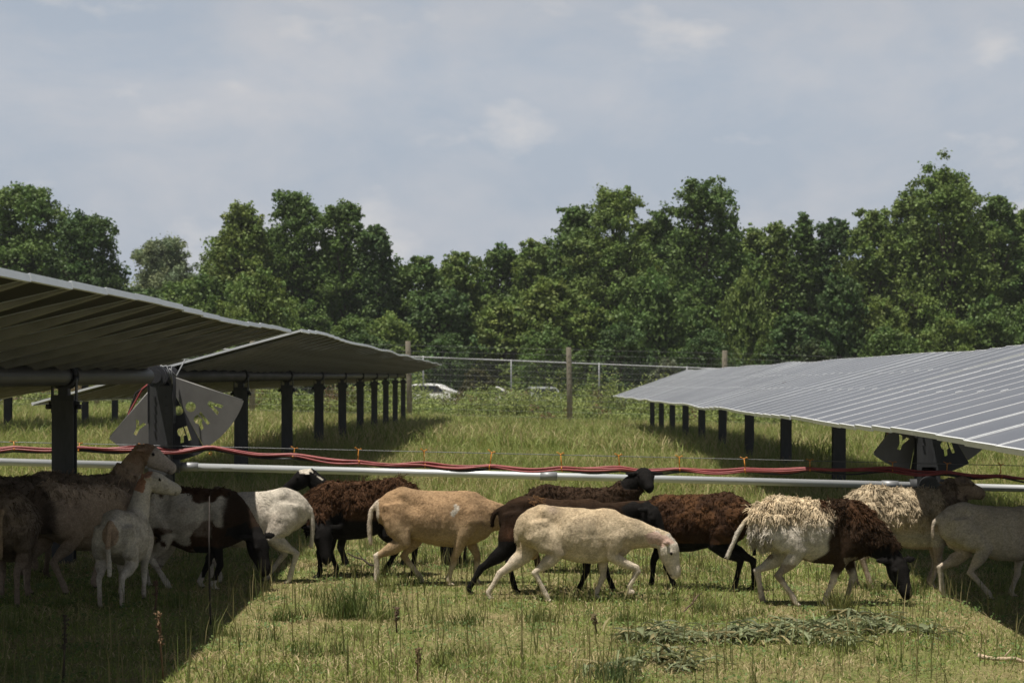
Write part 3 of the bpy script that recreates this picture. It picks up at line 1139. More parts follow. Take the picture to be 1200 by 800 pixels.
LG = (.145, .205, .050); MG = (.104, .164, .042); DG = (.074, .124, .038); YG = (.155, .205, .050); PG = (.18, .22, .11)
spec = [  # px, top y, width px, distance, hue, shape, label
    (-45, 214, 120, 140, MG, 0, "dark green tree cut by the left picture edge, rising above the left table"),
    (30, 216, 125, 138, MG, 0, "tall round green tree at the far left above the near table"),
    (98, 250, 100, 136, DG, 0, "darker knobbly tree just right of the tallest left tree"),
    (190, 277, 90, 185, PG, 0, "pale distant round tree in the gap of the left skyline"),
    (283, 238, 95, 140, YG, 2, "open crowned tree with sky holes left of the tall pair"),
    (346, 220, 105, 142, MG, 1, "tallest tree of the left middle clump with pointed top"),
    (402, 237, 80, 141, MG, 0, "tree right of the pointed tallest one in the left clump"),
    (440, 262, 62, 140, DG, 1, "small leaning top at the right end of the left clump"),
    (490, 300, 84, 142, MG, 0, "low dark tree where the skyline dips, above the left table tip"),
    (533, 296, 74, 147, LG, 0, "low tree with thin top in the lowest part of the skyline"),
    (585, 288, 84, 150, MG, 0, "rounded tree rising right of the skyline dip"),
    (628, 277, 70, 147, LG, 0, "tree halfway up the rising skyline, above the fence post"),
    (676, 240, 88, 143, MG, 1, "tree with a slim top left of the central big crown"),
    (722, 220, 110, 141, LG, 0, "broad light green crown in the centre right of the wood"),
    (772, 246, 70, 146, MG, 0, "tree filling the notch between two big central crowns"),
    (826, 206, 108, 140, MG, 0, "big dark topped tree right of the broad light crown"),
    (884, 264, 60, 150, LG, 0, "smaller tree in the notch right of the big dark topped tree"),
    (912, 257, 54, 147, LG, 1, "pointed tree above the right table, left of three small tops"),
    (940, 252, 50, 146, MG, 1, "middle one of the small pointed tops above the right table"),
    (976, 255, 66, 148, DG, 0, "dark round top left of the rising right crowns"),
    (1022, 240, 84, 144, LG, 0, "light crown on the left shoulder of the biggest right tree"),
    (1062, 222, 80, 142, LG, 0, "leafy shoulder crown touching the biggest right tree"),
    (1112, 188, 128, 139, LG, 1, "biggest tallest tree at the right with a peaked crown"),
    (1166, 222, 74, 141, MG, 0, "crown on the right shoulder of the biggest tree"),
    (1206, 244, 80, 143, LG, 0, "tree cut by the right picture edge"),
    (1262, 230, 110, 141, MG, 0, "tree beyond the right picture edge"),
]
for i, (px, ty, wpx, D, hue, shp, lb) in enumerate(spec):
    p = at(px, ty, D)
    make_tree(p.x, D, p.z - gz(p.x, D), wpx * D / F * 1.28, 100 + i, hue, lb, shape=shp, low=.14, dens=1.6 if D > 180 else 1.0)


def place_copy(proto, x, y, h, w, ph, pw, rz, label, group):
    o = copy_tree(proto)
    o.location = (x, y, gz(x, y)); o.rotation_euler = (0, 0, rz)
    o.scale = (w / pw, w / pw, h / ph)
    tag(o, label, None, group)
    return o


# lower trees along the edge of the wood
r_ = random.Random(3)
lowpx = list(range(-60, 1290, 58))
low_protos = []; deep_protos = []
for i, px in enumerate(lowpx):
    D = r_.uniform(127, 133)
    ty = r_.uniform(318, 372)
    p = at(px + r_.uniform(-14, 14), ty, D)
    hh, ww = p.z - gz(p.x, D), r_.uniform(4.6, 6.8)
    lb = "lower tree of the wood edge standing %s" % ("below the left crowns" if px < 470 else "in the middle below the skyline dip" if px < 650 else "under the big right crowns")
    gp = "low trees along the edge of the wood, " + ("left" if px < 470 else "middle" if px < 650 else "right")
    if i < 6:
        low_protos.append((make_tree(p.x, D, hh, ww, 300 + i, (MG, LG, YG, DG, LG, MG)[i], lb, name="young_tree", group=gp, low=.03, leaf=.155, dens=.8), hh, ww))
    else:
        pr = low_protos[(i * 5 + i // 6) % 6]
        place_copy(pr[0], p.x, D, hh, ww, pr[1], pr[2], r_.uniform(0, 6.2), lb, gp)
for i, px in enumerate(range(-80, 1320, 58)):
    D = r_.uniform(158, 172)
    sky_y = np.interp(px, [-60, 30, 98, 155, 190, 240, 283, 346, 402, 440, 490, 585, 628, 676, 722, 826, 884, 940, 1022, 1112, 1206, 1300], [214, 216, 250, 300, 277, 285, 238, 220, 237, 262, 300, 288, 277, 240, 220, 206, 264, 252, 240, 188, 244, 230])
    p = at(px, sky_y + r_.uniform(38, 60), D)
    hh, ww = p.z - gz(p.x, D), r_.uniform(7.5, 10)
    lb = "tree deep in the wood seen only through gaps between nearer crowns"
    gp = "trees deep inside the wood"
    if i < 4:
        deep_protos.append((make_tree(p.x, D, hh, ww, 500 + i, (MG, DG, MG, LG)[i], lb, name="forest_tree", group=gp, low=.03, leaf=.23, dens=.8), hh, ww))
    else:
        pr = deep_protos[(i * 3 + i // 4) % 4]
        place_copy(pr[0], p.x, D, hh, ww, pr[1], pr[2], r_.uniform(0, 6.2), lb, gp)
for i, (px, ty, wpx, D, hue, lb) in enumerate([
    (782, 420, 40, 107.5, (.13, .15, .085), "pale grey green bush against the chain link fence beside the right table tip"),
    (560, 434, 44, 106.5, (.075, .075, .025), "reddish brown leaved bush in front of the parked cars"),
    (520, 396, 70, 122, DG, "dark bush at the wood's foot behind the parked cars"),
    (640, 386, 74, 122, MG, "mid green bush at the wood's foot left of the wooden post"),
    (730, 380, 80, 123, DG, "dark bush at the wood's foot right of the wooden post"),
    (950, 398, 46, 121, (.07, .10, .04), "small bright bush peeping above the right table"),
    (830, 388, 80, 123, DG, "dark bush at the wood's foot above the right table tip"),
    (1040, 385, 90, 123, MG, "wide bush at the wood's foot above the middle of the right table"),
    (430, 392, 70, 122, DG, "dark bush at the wood's foot above the left table end")]):
    p = at(px, ty, D)
    make_tree(p.x, D, p.z - gz(p.x, D), wpx * D / F * 1.3, 700 + i, hue, lb, name="bush", group="bushes before the wood", low=.02, leaf=.13, dens=.5, cat="bush")

# ------------------------------------------------------------------ sheep
VOX = 0.0085


def ringmesh(bm, rings):
    n = len(rings[0])
    vs = [[bm.verts.new(p) for p in rg] for rg in rings]
    for a, b in zip(vs, vs[1:]):
        for k in range(n):
            bm.faces.new((a[k], a[(k + 1) % n], b[(k + 1) % n], b[k]))
    bm.faces.new(vs[0][::-1]); bm.faces.new(vs[-1])


def limb(bm, pts, rads, n=14, flat=1.0):
    """tapered limb through pts; rads may be (side, fore-aft) pairs"""
    P = [Vector(p) for p in pts]
    rings = []
    for i, p in enumerate(P):
        d = (P[min(i + 1, len(P) - 1)] - P[max(i - 1, 0)]).normalized()
        side = Vector((0, 1, 0))
        side = (side - d * side.dot(d))
        if side.length < 1e-3:
            side = Vector((1, 0, 0))
        side.normalize()
        fw = d.cross(side)
        rs, rf = rads[i] if isinstance(rads[i], (tuple, list)) else (rads[i], rads[i])
        rings.append([p + side * math.cos(2 * math.pi * k / n) * rs + fw * math.sin(2 * math.pi * k / n) * rf for k in range(n)])
    ringmesh(bm, rings)


def ik(a, b, l1, l2, bend):
    """joint between a and b (x, z), bending toward +x (bend = 1) or -x"""
    dx, dz = b[0] - a[0], b[1] - a[1]
    d = math.hypot(dx, dz)
    if d >= (l1 + l2) * .999:
        t = l1 / (l1 + l2)
        return (a[0] + dx * t, a[1] + dz * t)
    c = (l1 * l1 - l2 * l2 + d * d) / (2 * d)
    h = math.sqrt(max(0, l1 * l1 - c * c))
    ux, uz = dx / d, dz / d
    px, pz = -uz, ux
    if px * bend < 0:
        px, pz = -px, -pz
    return (a[0] + ux * c + px * h, a[1] + uz * c + pz * h)


def smooth_np(V, E, w, it, lam=.5, mu=None):
    n = len(V)
    deg = np.bincount(E.ravel(), minlength=n).astype(float)[:, None]
    deg[deg == 0] = 1
    for _ in range(it):
        for f in ((lam,) if mu is None else (lam, mu)):
            S = np.empty_like(V)
            for c in range(3):
                S[:, c] = np.bincount(E[:, 0], weights=V[E[:, 1], c], minlength=n) + np.bincount(E[:, 1], weights=V[E[:, 0], c], minlength=n)
            V = V + (S / deg - V) * f * w
    return V


def seg_t(P, a, b):
    a = np.asarray(a); b = np.asarray(b)
    ab = b - a
    t = ((P - a) @ ab) / (ab @ ab)
    tc_ = np.clip(t, 0, 1)
    d = np.linalg.norm(P - (a + tc_[:, None] * ab), axis=1)
    return t, d


def make_sheep(label, px, D, heading, s, poll, hdir, feet, coat, fleece=None, tail=None, seed=1, thin=1.0, up=None, locks=0, lock_len=.05, ears=0.0, belly=0.0, lockcol=None, neckw=1.0, inflate=0.0, hair=16000):
    rs = np.random.default_rng(seed)
    bm = bmesh.new()
    # trunk: x, top, bottom, half width
    T = [(-.425, .585, .50, .030), (-.405, .635, .45, .068), (-.35, .682, .405, .096), (-.27, .712, .375, .116), (-.19, .706, .350, .128), (-.10, .694, .318, .148), (0, .688, .292, .162),
         (.12, .684, .284, .156), (.20, .690, .290, .130), (.29, .674, .315, .100), (.36, .625, .345, .085), (.405, .565, .395, .055)]
    n = 22
    rings = []
    for x, zt, zb, hw in T:
        zb2 = zb - belly * math.exp(-((x - .0) / .2) ** 2)
        cz, hh = (zt + zb2) / 2, (zt - zb2) / 2
        hw2 = hw * thin
        rg = []
        for k in range(n):
            a = 2 * math.pi * k / n
            c_, s_ = math.cos(a), math.sin(a)
            wz = 1.0 - .30 * max(0, s_) ** 2        # narrower spine
            rg.append(Vector((x, math.copysign(abs(c_) ** .88, c_) * hw2 * wz, cz + math.copysign(abs(s_) ** .92, s_) * hh)))
        rings.append(rg)
    ringmesh(bm, rings)
    # neck and head
    pl = Vector(poll); hd = Vector(hdir).normalized()
    nb = Vector((.26, 0, .525))
    back = pl - hd * .02
    m1 = nb.lerp(back, .36) + Vector((.015, 0, .0)); m2 = nb.lerp(back, .72) + Vector((.0, 0, .012))
    limb(bm, [Vector((.17, 0, .50)), nb, m1, m2, back, back + hd * .05], [(.11, .15), (.105 * neckw, .145), (.082 * neckw, .112), (.064 * neckw, .082), (.054, .066), (.05, .055)], 16)
    lat = Vector((0, 0, 1)).cross(hd)
    if lat.length < .15:
        lat = Vector((0, 1, 0))
    lat.normalize()
    hu = hd.cross(lat) if hd.cross(lat).z > 0 or abs(hd.z) > .9 else -hd.cross(lat)
    if up is not None:
        hu = (Vector(up) - hd * Vector(up).dot(hd)).normalized()
        lat = hu.cross(hd)
    hs = 1.12
    H = [(-.045, .030, .030, .0), (-.02, .052, .052, .0), (.03, .060, .066, -.002), (.075, .059, .066, -.008), (.12, .048, .056, -.012), (.165, .037, .046, -.014), (.205, .034, .041, -.017), (.235, .030, .033, -.020), (.252, .016, .018, -.022)]
    rings = []
    for t, w_, h_, off in H:
        t *= 1.03
        w_ *= hs; h_ *= hs + .06
        c = pl + hd * t + hu * off
        rings.append([c + lat * math.cos(2 * math.pi * k / 18) * w_ + hu * math.sin(2 * math.pi * k / 18) * h_ for k in range(18)])
    ringmesh(bm, rings)
    for sd in (-1, 1):
        e0 = pl + lat * sd * .050 + hu * .026
        ed = (lat * sd * 1.0 - hd * .30 + hu * (.05 + ears) + Vector((0, 0, -.22))).normalized()
        limb2 = [e0, e0 + ed * .03, e0 + ed * .065, e0 + ed * .10, e0 + ed * .122]
        rr = [(.014, .014), (.012, .022), (.011, .028), (.010, .020), (.006, .008)]
        # flat ear: thin along head-up, wide along head direction
        rg = []
        for p, (a_, b_) in zip(limb2, rr):
            wd = (hd - ed * hd.dot(ed)).normalized(); th = ed.cross(wd)
            rg.append([p + wd * math.cos(2 * math.pi * k / 10) * b_ + th * math.sin(2 * math.pi * k / 10) * a_ for k in range(10)])
        ringmesh(bm, rg)
        # brow over the eye
        ec = pl + hd * .078 + lat * sd * .055 + hu * .024
        g = bmesh.ops.create_icosphere(bm, subdivisions=2, radius=.017)
        for v in g["verts"]:
            v.co += ec
    # legs
    hoofs = []
    for key, sd in (("HL", 1), ("HR", -1)):
        fx, fz = feet[key] if isinstance(feet[key], tuple) else (feet[key], 0.0)
        y = sd * .104 * thin
        dxh = fx + .30
        fet = (fx - .018, fz + .062)
        hock = (fet[0] - .035 - .40 * dxh, fet[1] + .175 - .10 * abs(dxh))
        hip = (-.275 + .12 * max(-.3, min(.2, dxh)), .50)
        st = ik(hip, hock, .185, .205, 1)
        yf = sd * .088
        limb(bm, [(hip[0] - .01, y * .82, hip[1] + .10), (hip[0], y * .95, hip[1]), (st[0] * .55 + hip[0] * .45, y * 1.06, st[1] * .55 + hip[1] * .45), (st[0], y * 1.06, st[1]),
                  (st[0] * .6 + hock[0] * .4, y * 1.0, st[1] * .6 + hock[1] * .4), (st[0] * .25 + hock[0] * .75, yf, st[1] * .25 + hock[1] * .75), (hock[0] - .006, yf, hock[1]), (hock[0] * .5 + fet[0] * .5 - .002, yf, hock[1] * .5 + fet[1] * .5),
                  (fet[0], yf, fet[1]), (fx - .006, yf, fz + .030), (fx + .008, yf, fz + .014), (fx + .012, yf, fz - .004)],
             [(.058, .09), (.066, .108), (.060, .090), (.048, .062), (.039, .050), (.024, .031), (.021, .028), (.0165, .0185), (.019, .022), (.017, .019), (.023, .029), (.024, .030)])
        hoofs.append((fx, fz))
    for key, sd in (("FL", 1), ("FR", -1)):
        v = feet[key]
        fx, fz = v[:2] if isinstance(v, tuple) else (v, 0.0)
        y = sd * .098 * thin
        sw = max(-.06, min(.08, (fx - .22) * .28))
        el = (.215 + sw, .345)
        fet = (fx - .018, fz + .060)
        if isinstance(v, tuple) and len(v) == 4:
            kn = (v[2], v[3])
            fet = (fx + .0, fz + .055)
        else:
            kn = ik(el, fet, .160, .135, 1)
        yf = sd * .078
        limb(bm, [(.235, y * .72, .56), (.255 + sw * .3, y * .95, .47), (.235 + sw * .7, y * 1.0, .40), (el[0], y * .98, el[1]), (el[0] * .5 + kn[0] * .5, yf * 1.08, el[1] * .5 + kn[1] * .5), (kn[0], yf, kn[1] + .02), (kn[0] + .003, yf, kn[1]),
                  (kn[0] * .5 + fet[0] * .5, yf, kn[1] * .5 + fet[1] * .5), (fet[0], yf, fet[1]), (fx - .006, yf, fz + .030), (fx + .008, yf, fz + .014), (fx + .012, yf, fz - .004)],
             [(.050, .075), (.062, .088), (.052, .068), (.040, .050), (.028, .034), (.0225, .026), (.0225, .0255), (.0160, .0175), (.0185, .021), (.0165, .019), (.022, .028), (.0235, .029)])
        hoofs.append((fx, fz))
    # tail
    tl = tail or [(-.405, 0, .60), (-.445, 0, .55), (-.455, 0, .45), (-.45, 0, .34), (-.445, 0, .27)]
    k = len(tl)
    limb(bm, [(-.36, 0, .63)] + tl, [(.03, .03)] + [(.026 - .010 * i / (k - 1), .024 - .010 * i / (k - 1)) for i in range(k)], 10)
    bmesh.ops.recalc_face_normals(bm, faces=bm.faces[:])
    me = bpy.data.meshes.new("tmp"); bm.to_mesh(me); bm.free()
    ob = bpy.data.objects.new("tmp", me); col.objects.link(ob)
    md = ob.modifiers.new("r", 'REMESH'); md.mode = 'VOXEL'; md.voxel_size = VOX; md.adaptivity = 0
    bpy.context.view_layer.update()
    dg = bpy.context.evaluated_depsgraph_get()
    ev = ob.evaluated_get(dg).to_mesh()
    nv = len(ev.vertices)
    V = np.empty(nv * 3); ev.vertices.foreach_get("co", V); V = V.reshape(-1, 3)
    E = np.empty(len(ev.edges) * 2, dtype=np.int32); ev.edges.foreach_get("vertices", E); E = E.reshape(-1, 2)
    npoly = len(ev.polygons)
    Q = np.empty(len(ev.loops), dtype=np.int32); ev.loops.foreach_get("vertex_index", Q)
    Q = Q.reshape(npoly, 4)
    ob.evaluated_get(dg).to_mesh_clear()
    bpy.data.objects.remove(ob)
    head_a, head_b = np.array(pl), np.array(pl + hd * .25)
    ht, hdist = seg_t(V, head_a, head_b)
    w = (sstep(.34, .46, V[:, 2]) * (1 - (hdist < .10)))[:, None]
    V = smooth_np(V, E, np.ones_like(w), 6, .5, -.52)
    V = smooth_np(V, E, w, 17, .5)
    V = smooth_np(V, E, (hdist < .10)[:, None] * 1.0, 2, .4)
    # normals
    def normals(V):
        fn = np.cross(V[Q[:, 2]] - V[Q[:, 0]], V[Q[:, 3]] - V[Q[:, 1]])
        N = np.zeros_like(V)
        for c in range(4):
            for ax in range(3):
                N[:, ax] += np.bincount(Q[:, c], weights=fn[:, ax], minlength=len(V))
        return N / np.maximum(np.linalg.norm(N, axis=1, keepdims=True), 1e-9)
    N = normals(V)
    x, y, z = V[:, 0], V[:, 1], V[:, 2]
    ht, hdist = seg_t(V, head_a, head_b)
    la_ = np.abs((V - head_a) @ np.array(lat))
    hm_ = ((hdist < .085) & (ht > -.25)) | ((la_ > .052) & (la_ < .24) & (hdist < .20) & (ht > -.45) & (ht < .5) & (np.linalg.norm(V - head_a, axis=1) < .21) & (np.abs(((V - head_a) @ np.array(hu))) < .10))
    nt_, nd_ = seg_t(V, np.array(nb), np.array(back))
    ctx = dict(x=x, y=y, z=z, head=hm_, ht=ht, hdist=hdist, neck=(nd_ < .16) & (nt_ > 0) & ~hm_ & (x > .2), neckt=np.where(x > .15, np.clip(nt_, 0, 1), 0), rs=rs, N=N,
               n1=fbm(x, y, z, 9, seed), n2=fbm(x, y, z, 30, seed + 5), n0=fbm(x, y, z, 4, seed + 9), leg=z < .32)
    C = coat(ctx).copy()
    n3 = fbm(x, y, z, 62, seed + 7, 2)
    C *= (0.70 + .30 * ctx['n2'] + .30 * n3)[:, None] * (1 - .22 * sstep(.55, .7, ctx['n1']) * (x < 5))[:, None]
    # light relief: ribs, hip bones, skin folds
    V = V + N * ((ctx['n1'] - .5) * .016 * sstep(.3, .45, z) + (ctx['n2'] - .5) * .004)[:, None]
    # hip bones, hollow flank, shoulder blade edge, spine
    ay = np.abs(y)
    V = V + N * (.024 * np.exp(-((x + .235) / .035) ** 2 - ((z - .665) / .035) ** 2) - .026 * np.exp(-((x + .15) / .05) ** 2 - ((z - .59) / .06) ** 2)
                 - .018 * np.exp(-((x - .135) / .035) ** 2 - ((z - .53) / .10) ** 2) - .014 * np.exp(-((x + .37) / .03) ** 2 - ((z - .50) / .07) ** 2) + .012 * np.exp(-((x - .23) / .05) ** 2 - ((z - .60) / .08) ** 2)
                 - .012 * np.exp(-((x + .20) / .04) ** 2 - ((z - .44) / .07) ** 2))[:, None]
    V = V + N * (.0028 * np.sin(x * 105 + 6 * (z - .4)) * np.exp(-((x - .08) / .13) ** 2) * sstep(.36, .46, z) * (1 - sstep(.56, .63, z)) * (inflate == 0))[:, None]
    # eyes, nostrils, hooves
    for sd in (-1, 1):
        ec = np.array(pl + hd * .080 + lat * sd * .066 + hu * .024)
        de = np.linalg.norm(V - ec, axis=1)
        C[de < .0115] = (.006, .005, .004)
        nc = np.array(pl + hd * .240 + lat * sd * .014 + hu * (-.008))
        C[np.linalg.norm(V - nc, axis=1) < .010] *= .25
    mth = (ht > .86) & (ht < .92) & hm_ & (((V - head_a) @ np.array(hu)) < -.03)
    C[mth] *= .5
    C[z < .028] = np.minimum(C[z < .028], (.05, .04, .03))
    fm = None
    if fleece is not None:
        fm = np.clip(fleece(ctx), 0, 1)
        lump = fbm(x, y, z, 22, seed + 3) * .6 + fbm(x, y, z, 50, seed + 4) * .4
        V = V + N * (fm * (inflate + .034 * (lump - .42)))[:, None]
        N = normals(V)
    Vs = V * s
    root_xy = ((px - 600) * D / F, D)
    # each hoof is planted: the body sits at the ground's height
    zg = gz(*root_xy)
    o = link("sheep", mesh_np("sheep", Vs, Q, C, [M_COAT], True), None, (root_xy[0], root_xy[1], zg - .016), (0, 0, R(heading)))
    tag(o, label, "sheep", "sheep of the flock grazing between the rows")
    if locks and fm is not None:
        p = fm ** 1.2 * (fm > .08)
        p = p / p.sum()
        idx = rs.choice(len(V), size=locks, p=p)
        P0 = V[idx] + rs.normal(0, .004, (locks, 3)); Nn = N[idx]
        g = np.array([0, 0, -1.0])
        tang = g - (Nn @ g)[:, None] * Nn
        tl_ = np.linalg.norm(tang, axis=1, keepdims=True)
        tang = tang / np.maximum(tl_, .2)
        # locks part from the spine and hang in wavy bundles
        nbun = max(40, int(locks / 13))
        bi = rs.choice(len(V), size=nbun, p=p)
        bc = V[bi]
        own = np.empty(locks, int)
        for a0 in range(0, locks, 800):
            dd_ = ((P0[a0:a0 + 800, None, :] - bc[None, :, :]) ** 2).sum(-1)
            own[a0:a0 + 800] = dd_.argmin(1)
        bdir = rs.normal(0, .34, (nbun, 3))
        blen = rs.uniform(.65, 1.3, nbun)
        dirv = tang * .85 + Nn * rs.uniform(.10, .38, (locks, 1)) + bdir[own] + rs.normal(0, .12, (locks, 3))
        dirv /= np.linalg.norm(dirv, axis=1, keepdims=True)
        pull = bc[own] - P0
        L = lock_len * rs.uniform(.6, 1.2, locks) * np.where(rs.random(locks) < .12, 1.5, 1) * (.55 + .5 * fm[idx]) * blen[own]
        wd = rs.uniform(.0018, .0040, locks)
        curl = rs.normal(0, 1, (nbun, 3))[own] + rs.normal(0, .35, (locks, 3))
        cph = rs.uniform(0, 6.28, nbun)[own]
        K = 6
        cs = []
        pos = P0 - Nn * .006
        for q in range(K):
            t = q / (K - 1)
            dd = dirv + g * t * .9 + curl * (.55 * np.sin(t * 9 + cph))[:, None] + pull / lock_len * .55 * t
            dd /= np.linalg.norm(dd, axis=1, keepdims=True)
            cs.append(pos.copy())
            pos = pos + dd * (L / (K - 1))[:, None]
        cs = np.stack(cs, 1)                         # locks, K, 3
        a1 = np.cross(dirv, rs.normal(0, 1, (locks, 3))); a1 /= np.linalg.norm(a1, axis=1, keepdims=True)
        a2 = np.cross(dirv, a1)
        taper = np.array([.9, 1.15, 1.1, .95, .7, .15])
        ringv = []
        for k3 in range(3):
            an = 2 * math.pi * k3 / 3
            off = (a1 * math.cos(an) + a2 * math.sin(an))
            ringv.append(cs + off[:, None, :] * (wd[:, None] * taper[None, :])[:, :, None])
        RV = np.stack(ringv, 2)                      # locks, K, 3(ring), 3
        VV = RV.reshape(-1, 3)
        base = (np.arange(locks) * K * 3)[:, None, None]
        qi = (np.arange(K - 1) * 3)[None, :, None]
        k0 = np.arange(3)[None, None, :]; k1 = (np.arange(3)[None, None, :] + 1) % 3
        FF = np.stack([base + qi + k0, base + qi + k1, base + qi + 3 + k1, base + qi + 3 + k0], -1).reshape(-1, 4)
        cc = C[idx] if lockcol is None else lockcol(ctx, idx)
        cc = cc * rs.uniform(.85, 1.15, (locks, 1)) * rs.uniform(.74, 1.18, nbun)[own][:, None]
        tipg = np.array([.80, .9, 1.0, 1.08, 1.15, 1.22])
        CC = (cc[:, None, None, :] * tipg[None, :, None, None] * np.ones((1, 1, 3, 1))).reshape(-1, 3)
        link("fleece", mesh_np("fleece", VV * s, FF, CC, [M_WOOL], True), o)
    # short hair lying along the body
    nh = hair
    keep = (z > .05) * (1.0 if fm is None else (fm < .3))
    idx = rs.choice(len(V), size=nh, p=keep / keep.sum())
    P0 = V[idx]; Nn = N[idx]
    g = np.where((z[idx] < .34)[:, None], np.array([0, 0, -1.0]), np.array([-.85, 0, -.5]))
    g = np.where(hm_[idx][:, None], np.array(-hd) * .8 + np.array([0, 0, .0]), g)
    tang = g - (g * Nn).sum(1, keepdims=True) * Nn
    tang /= np.maximum(np.linalg.norm(tang, axis=1, keepdims=True), .2)
    sw = fbm(P0[:, 0], P0[:, 1], P0[:, 2], 12, seed + 41) - .5
    dirv = tang + np.cross(Nn, tang) * (sw * 1.6 + rs.normal(0, .18, nh))[:, None] + Nn * rs.uniform(.18, .42, (nh, 1))
    dirv /= np.linalg.norm(dirv, axis=1, keepdims=True)
    L = rs.uniform(.009, .020, nh) * np.where(z[idx] < .3, .55, 1) * np.where(hm_[idx], .6, 1)
    sd_ = np.cross(dirv, Nn); sd_ /= np.maximum(np.linalg.norm(sd_, axis=1, keepdims=True), 1e-6)
    wd = rs.uniform(.0011, .0021, nh)[:, None]
    b0 = P0 - Nn * .002; b1 = P0 + dirv * (L * .55)[:, None]; b2 = P0 + (dirv * .95 - Nn * .18) * L[:, None]
    VV = np.stack([b0 - sd_ * wd, b0 + sd_ * wd, b1 + sd_ * wd * .8, b1 - sd_ * wd * .8, b2 + sd_ * wd * .15, b2 - sd_ * wd * .15], 1).reshape(-1, 3)
    q0 = np.arange(nh) * 6
    FF = np.concatenate([np.stack([q0, q0 + 1, q0 + 2, q0 + 3], -1), np.stack([q0 + 3, q0 + 2, q0 + 4, q0 + 5], -1)])
    CC = np.repeat(C[idx] * rs.uniform(.72, 1.32, (nh, 1)), 6, 0)
    link("short_hair", mesh_np("short_hair", VV * s, FF, CC, [M_WOOL]), o)
    return o


BLACK = np.array((.011, .010, .0095)); DBRN = np.array((.026, .016, .010)); BRN = np.array((.072, .038, .021)); TAN = np.array((.34, .225, .128)); LTAN = np.array((.43, .325, .205))
CREAM = np.array((.50, .41, .285)); WHITE = np.array((.50, .455, .385)); PINK = np.array((.50, .30, .24)); TAUPE = np.array((.21, .16, .115))


def lay(C, c, m):
    m = np.clip(np.asarray(m, float), 0, 1)[:, None]
    return C * (1 - m) + np.asarray(c) * m


def solid(c, c2=None):
    def f(k):
        C = np.repeat(np.asarray(c)[None, :], len(k['x']), 0)
        if c2 is not None:
            C = lay(C, c2, sstep(.42, .62, k['n0']))
        return C
    return f


def coat_cream(k):
    C = np.repeat(CREAM[None, :], len(k['x']), 0)
    C = lay(C, (.42, .315, .195), sstep(.50, .68, k['z']) * .55 * (1 - k['head']))
    C = lay(C, WHITE, k['head'] * .85)
    C = lay(C, (.60, .52, .42), sstep(.40, .30, k['z']) * .8)
    C = lay(C, PINK, (k['head'] & (k['ht'] < .06) & (np.abs(k['y']) > .06)) * .6)
    C = lay(C, (.26, .20, .16), np.exp(-((k['x'] + .17) / .04) ** 2 - ((k['z'] - .68) / .035) ** 2) * .7)
    return C


def coat_tan(k):
    C = np.repeat(TAN[None, :], len(k['x']), 0)
    C = lay(C, LTAN, sstep(.55, .38, k['z']) * .55)
    C = lay(C, (.22, .15, .09), np.exp(-((k['x'] + .12) / .06) ** 2 - ((k['z'] - .69) / .04) ** 2) * .5 * (k['n1'] > .42))
    sp = np.exp(-((k['x'] - .14 - .25 * (k['z'] - .55)) / .034) ** 2 - ((k['z'] - .55) / .06) ** 2) * 2.6 * (k['n2'] * .9 + k['n1'] * .7 - .38)
    C = lay(C, WHITE, sstep(.55, .8, sp))
    C = lay(C, (.62, .53, .42), (sstep(.20, .14, k['z'])) * .8)
    C = lay(C, (.60, .52, .42), ((k['x'] < -.405)) * .9)
    return C


def coat_pinto_shaggy(k):
    C = np.repeat(WHITE[None, :], len(k['x']), 0)
    C = lay(C, (.58, .47, .32), sstep(.50, .62, k['z']))
    fr = k['x'] + .22 * (k['n0'] - .5) - .55 * np.maximum(0, .50 - k['z']) * 0
    C = lay(C, DBRN * 1.6, sstep(.075, .11, fr + .10 * sstep(.40, .30, k['z'])))
    C = lay(C, BRN * .9, sstep(.16, .2, fr) * sstep(.52, .6, k['z']))
    C = lay(C, BRN * .8, (np.exp(-((k['x'] - .06) / .045) ** 2) > .45) * sstep(.60, .66, k['z']) * (k['n1'] > .40))
    C = lay(C, BLACK, k['head'])
    C = lay(C, (.55, .47, .40), sstep(.25, .20, k['z'] + .1 * (k['n1'] - .5)) * (~k['head']))
    C = lay(C, (.30, .24, .19), (k['z'] < .34) * (k['n1'] > .58) * (~k['head']) * .8)
    return C


def coat_pinto(k):
    C = np.repeat((WHITE * .92)[None, :], len(k['x']), 0)
    pn = fbm(k['x'], k['y'], k['z'], 5.5, 97)
    C = lay(C, BRN * .7, sstep(.505, .545, pn + .28 * (k['z'] - .5)))
    C = lay(C, DBRN, sstep(.25, .30, k['x'] + .15 * (k['n0'] - .5)))
    C = lay(C, (.40, .33, .27), sstep(.5, .62, k['n1']) * .4 * (k['x'] < .2))
    C = lay(C, BLACK, k['head'])
    C = lay(C, BLACK, (k['z'] < .31) * (k['x'] > .05))
    C = lay(C, WHITE, (k['z'] < .085) * 1.0)
    C = lay(C, WHITE, k['head'] & (np.abs(k['y']) < .018) & (k['ht'] > .15) & (k['ht'] < .6))
    return C


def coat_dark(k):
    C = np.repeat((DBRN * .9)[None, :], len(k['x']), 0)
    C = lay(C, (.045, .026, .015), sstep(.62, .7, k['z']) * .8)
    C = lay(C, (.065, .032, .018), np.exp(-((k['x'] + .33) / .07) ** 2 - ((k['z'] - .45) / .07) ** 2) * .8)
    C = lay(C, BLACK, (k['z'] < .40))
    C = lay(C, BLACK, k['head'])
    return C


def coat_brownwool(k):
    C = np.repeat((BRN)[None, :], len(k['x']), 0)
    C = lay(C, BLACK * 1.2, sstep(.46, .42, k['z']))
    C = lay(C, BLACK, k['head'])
    return C


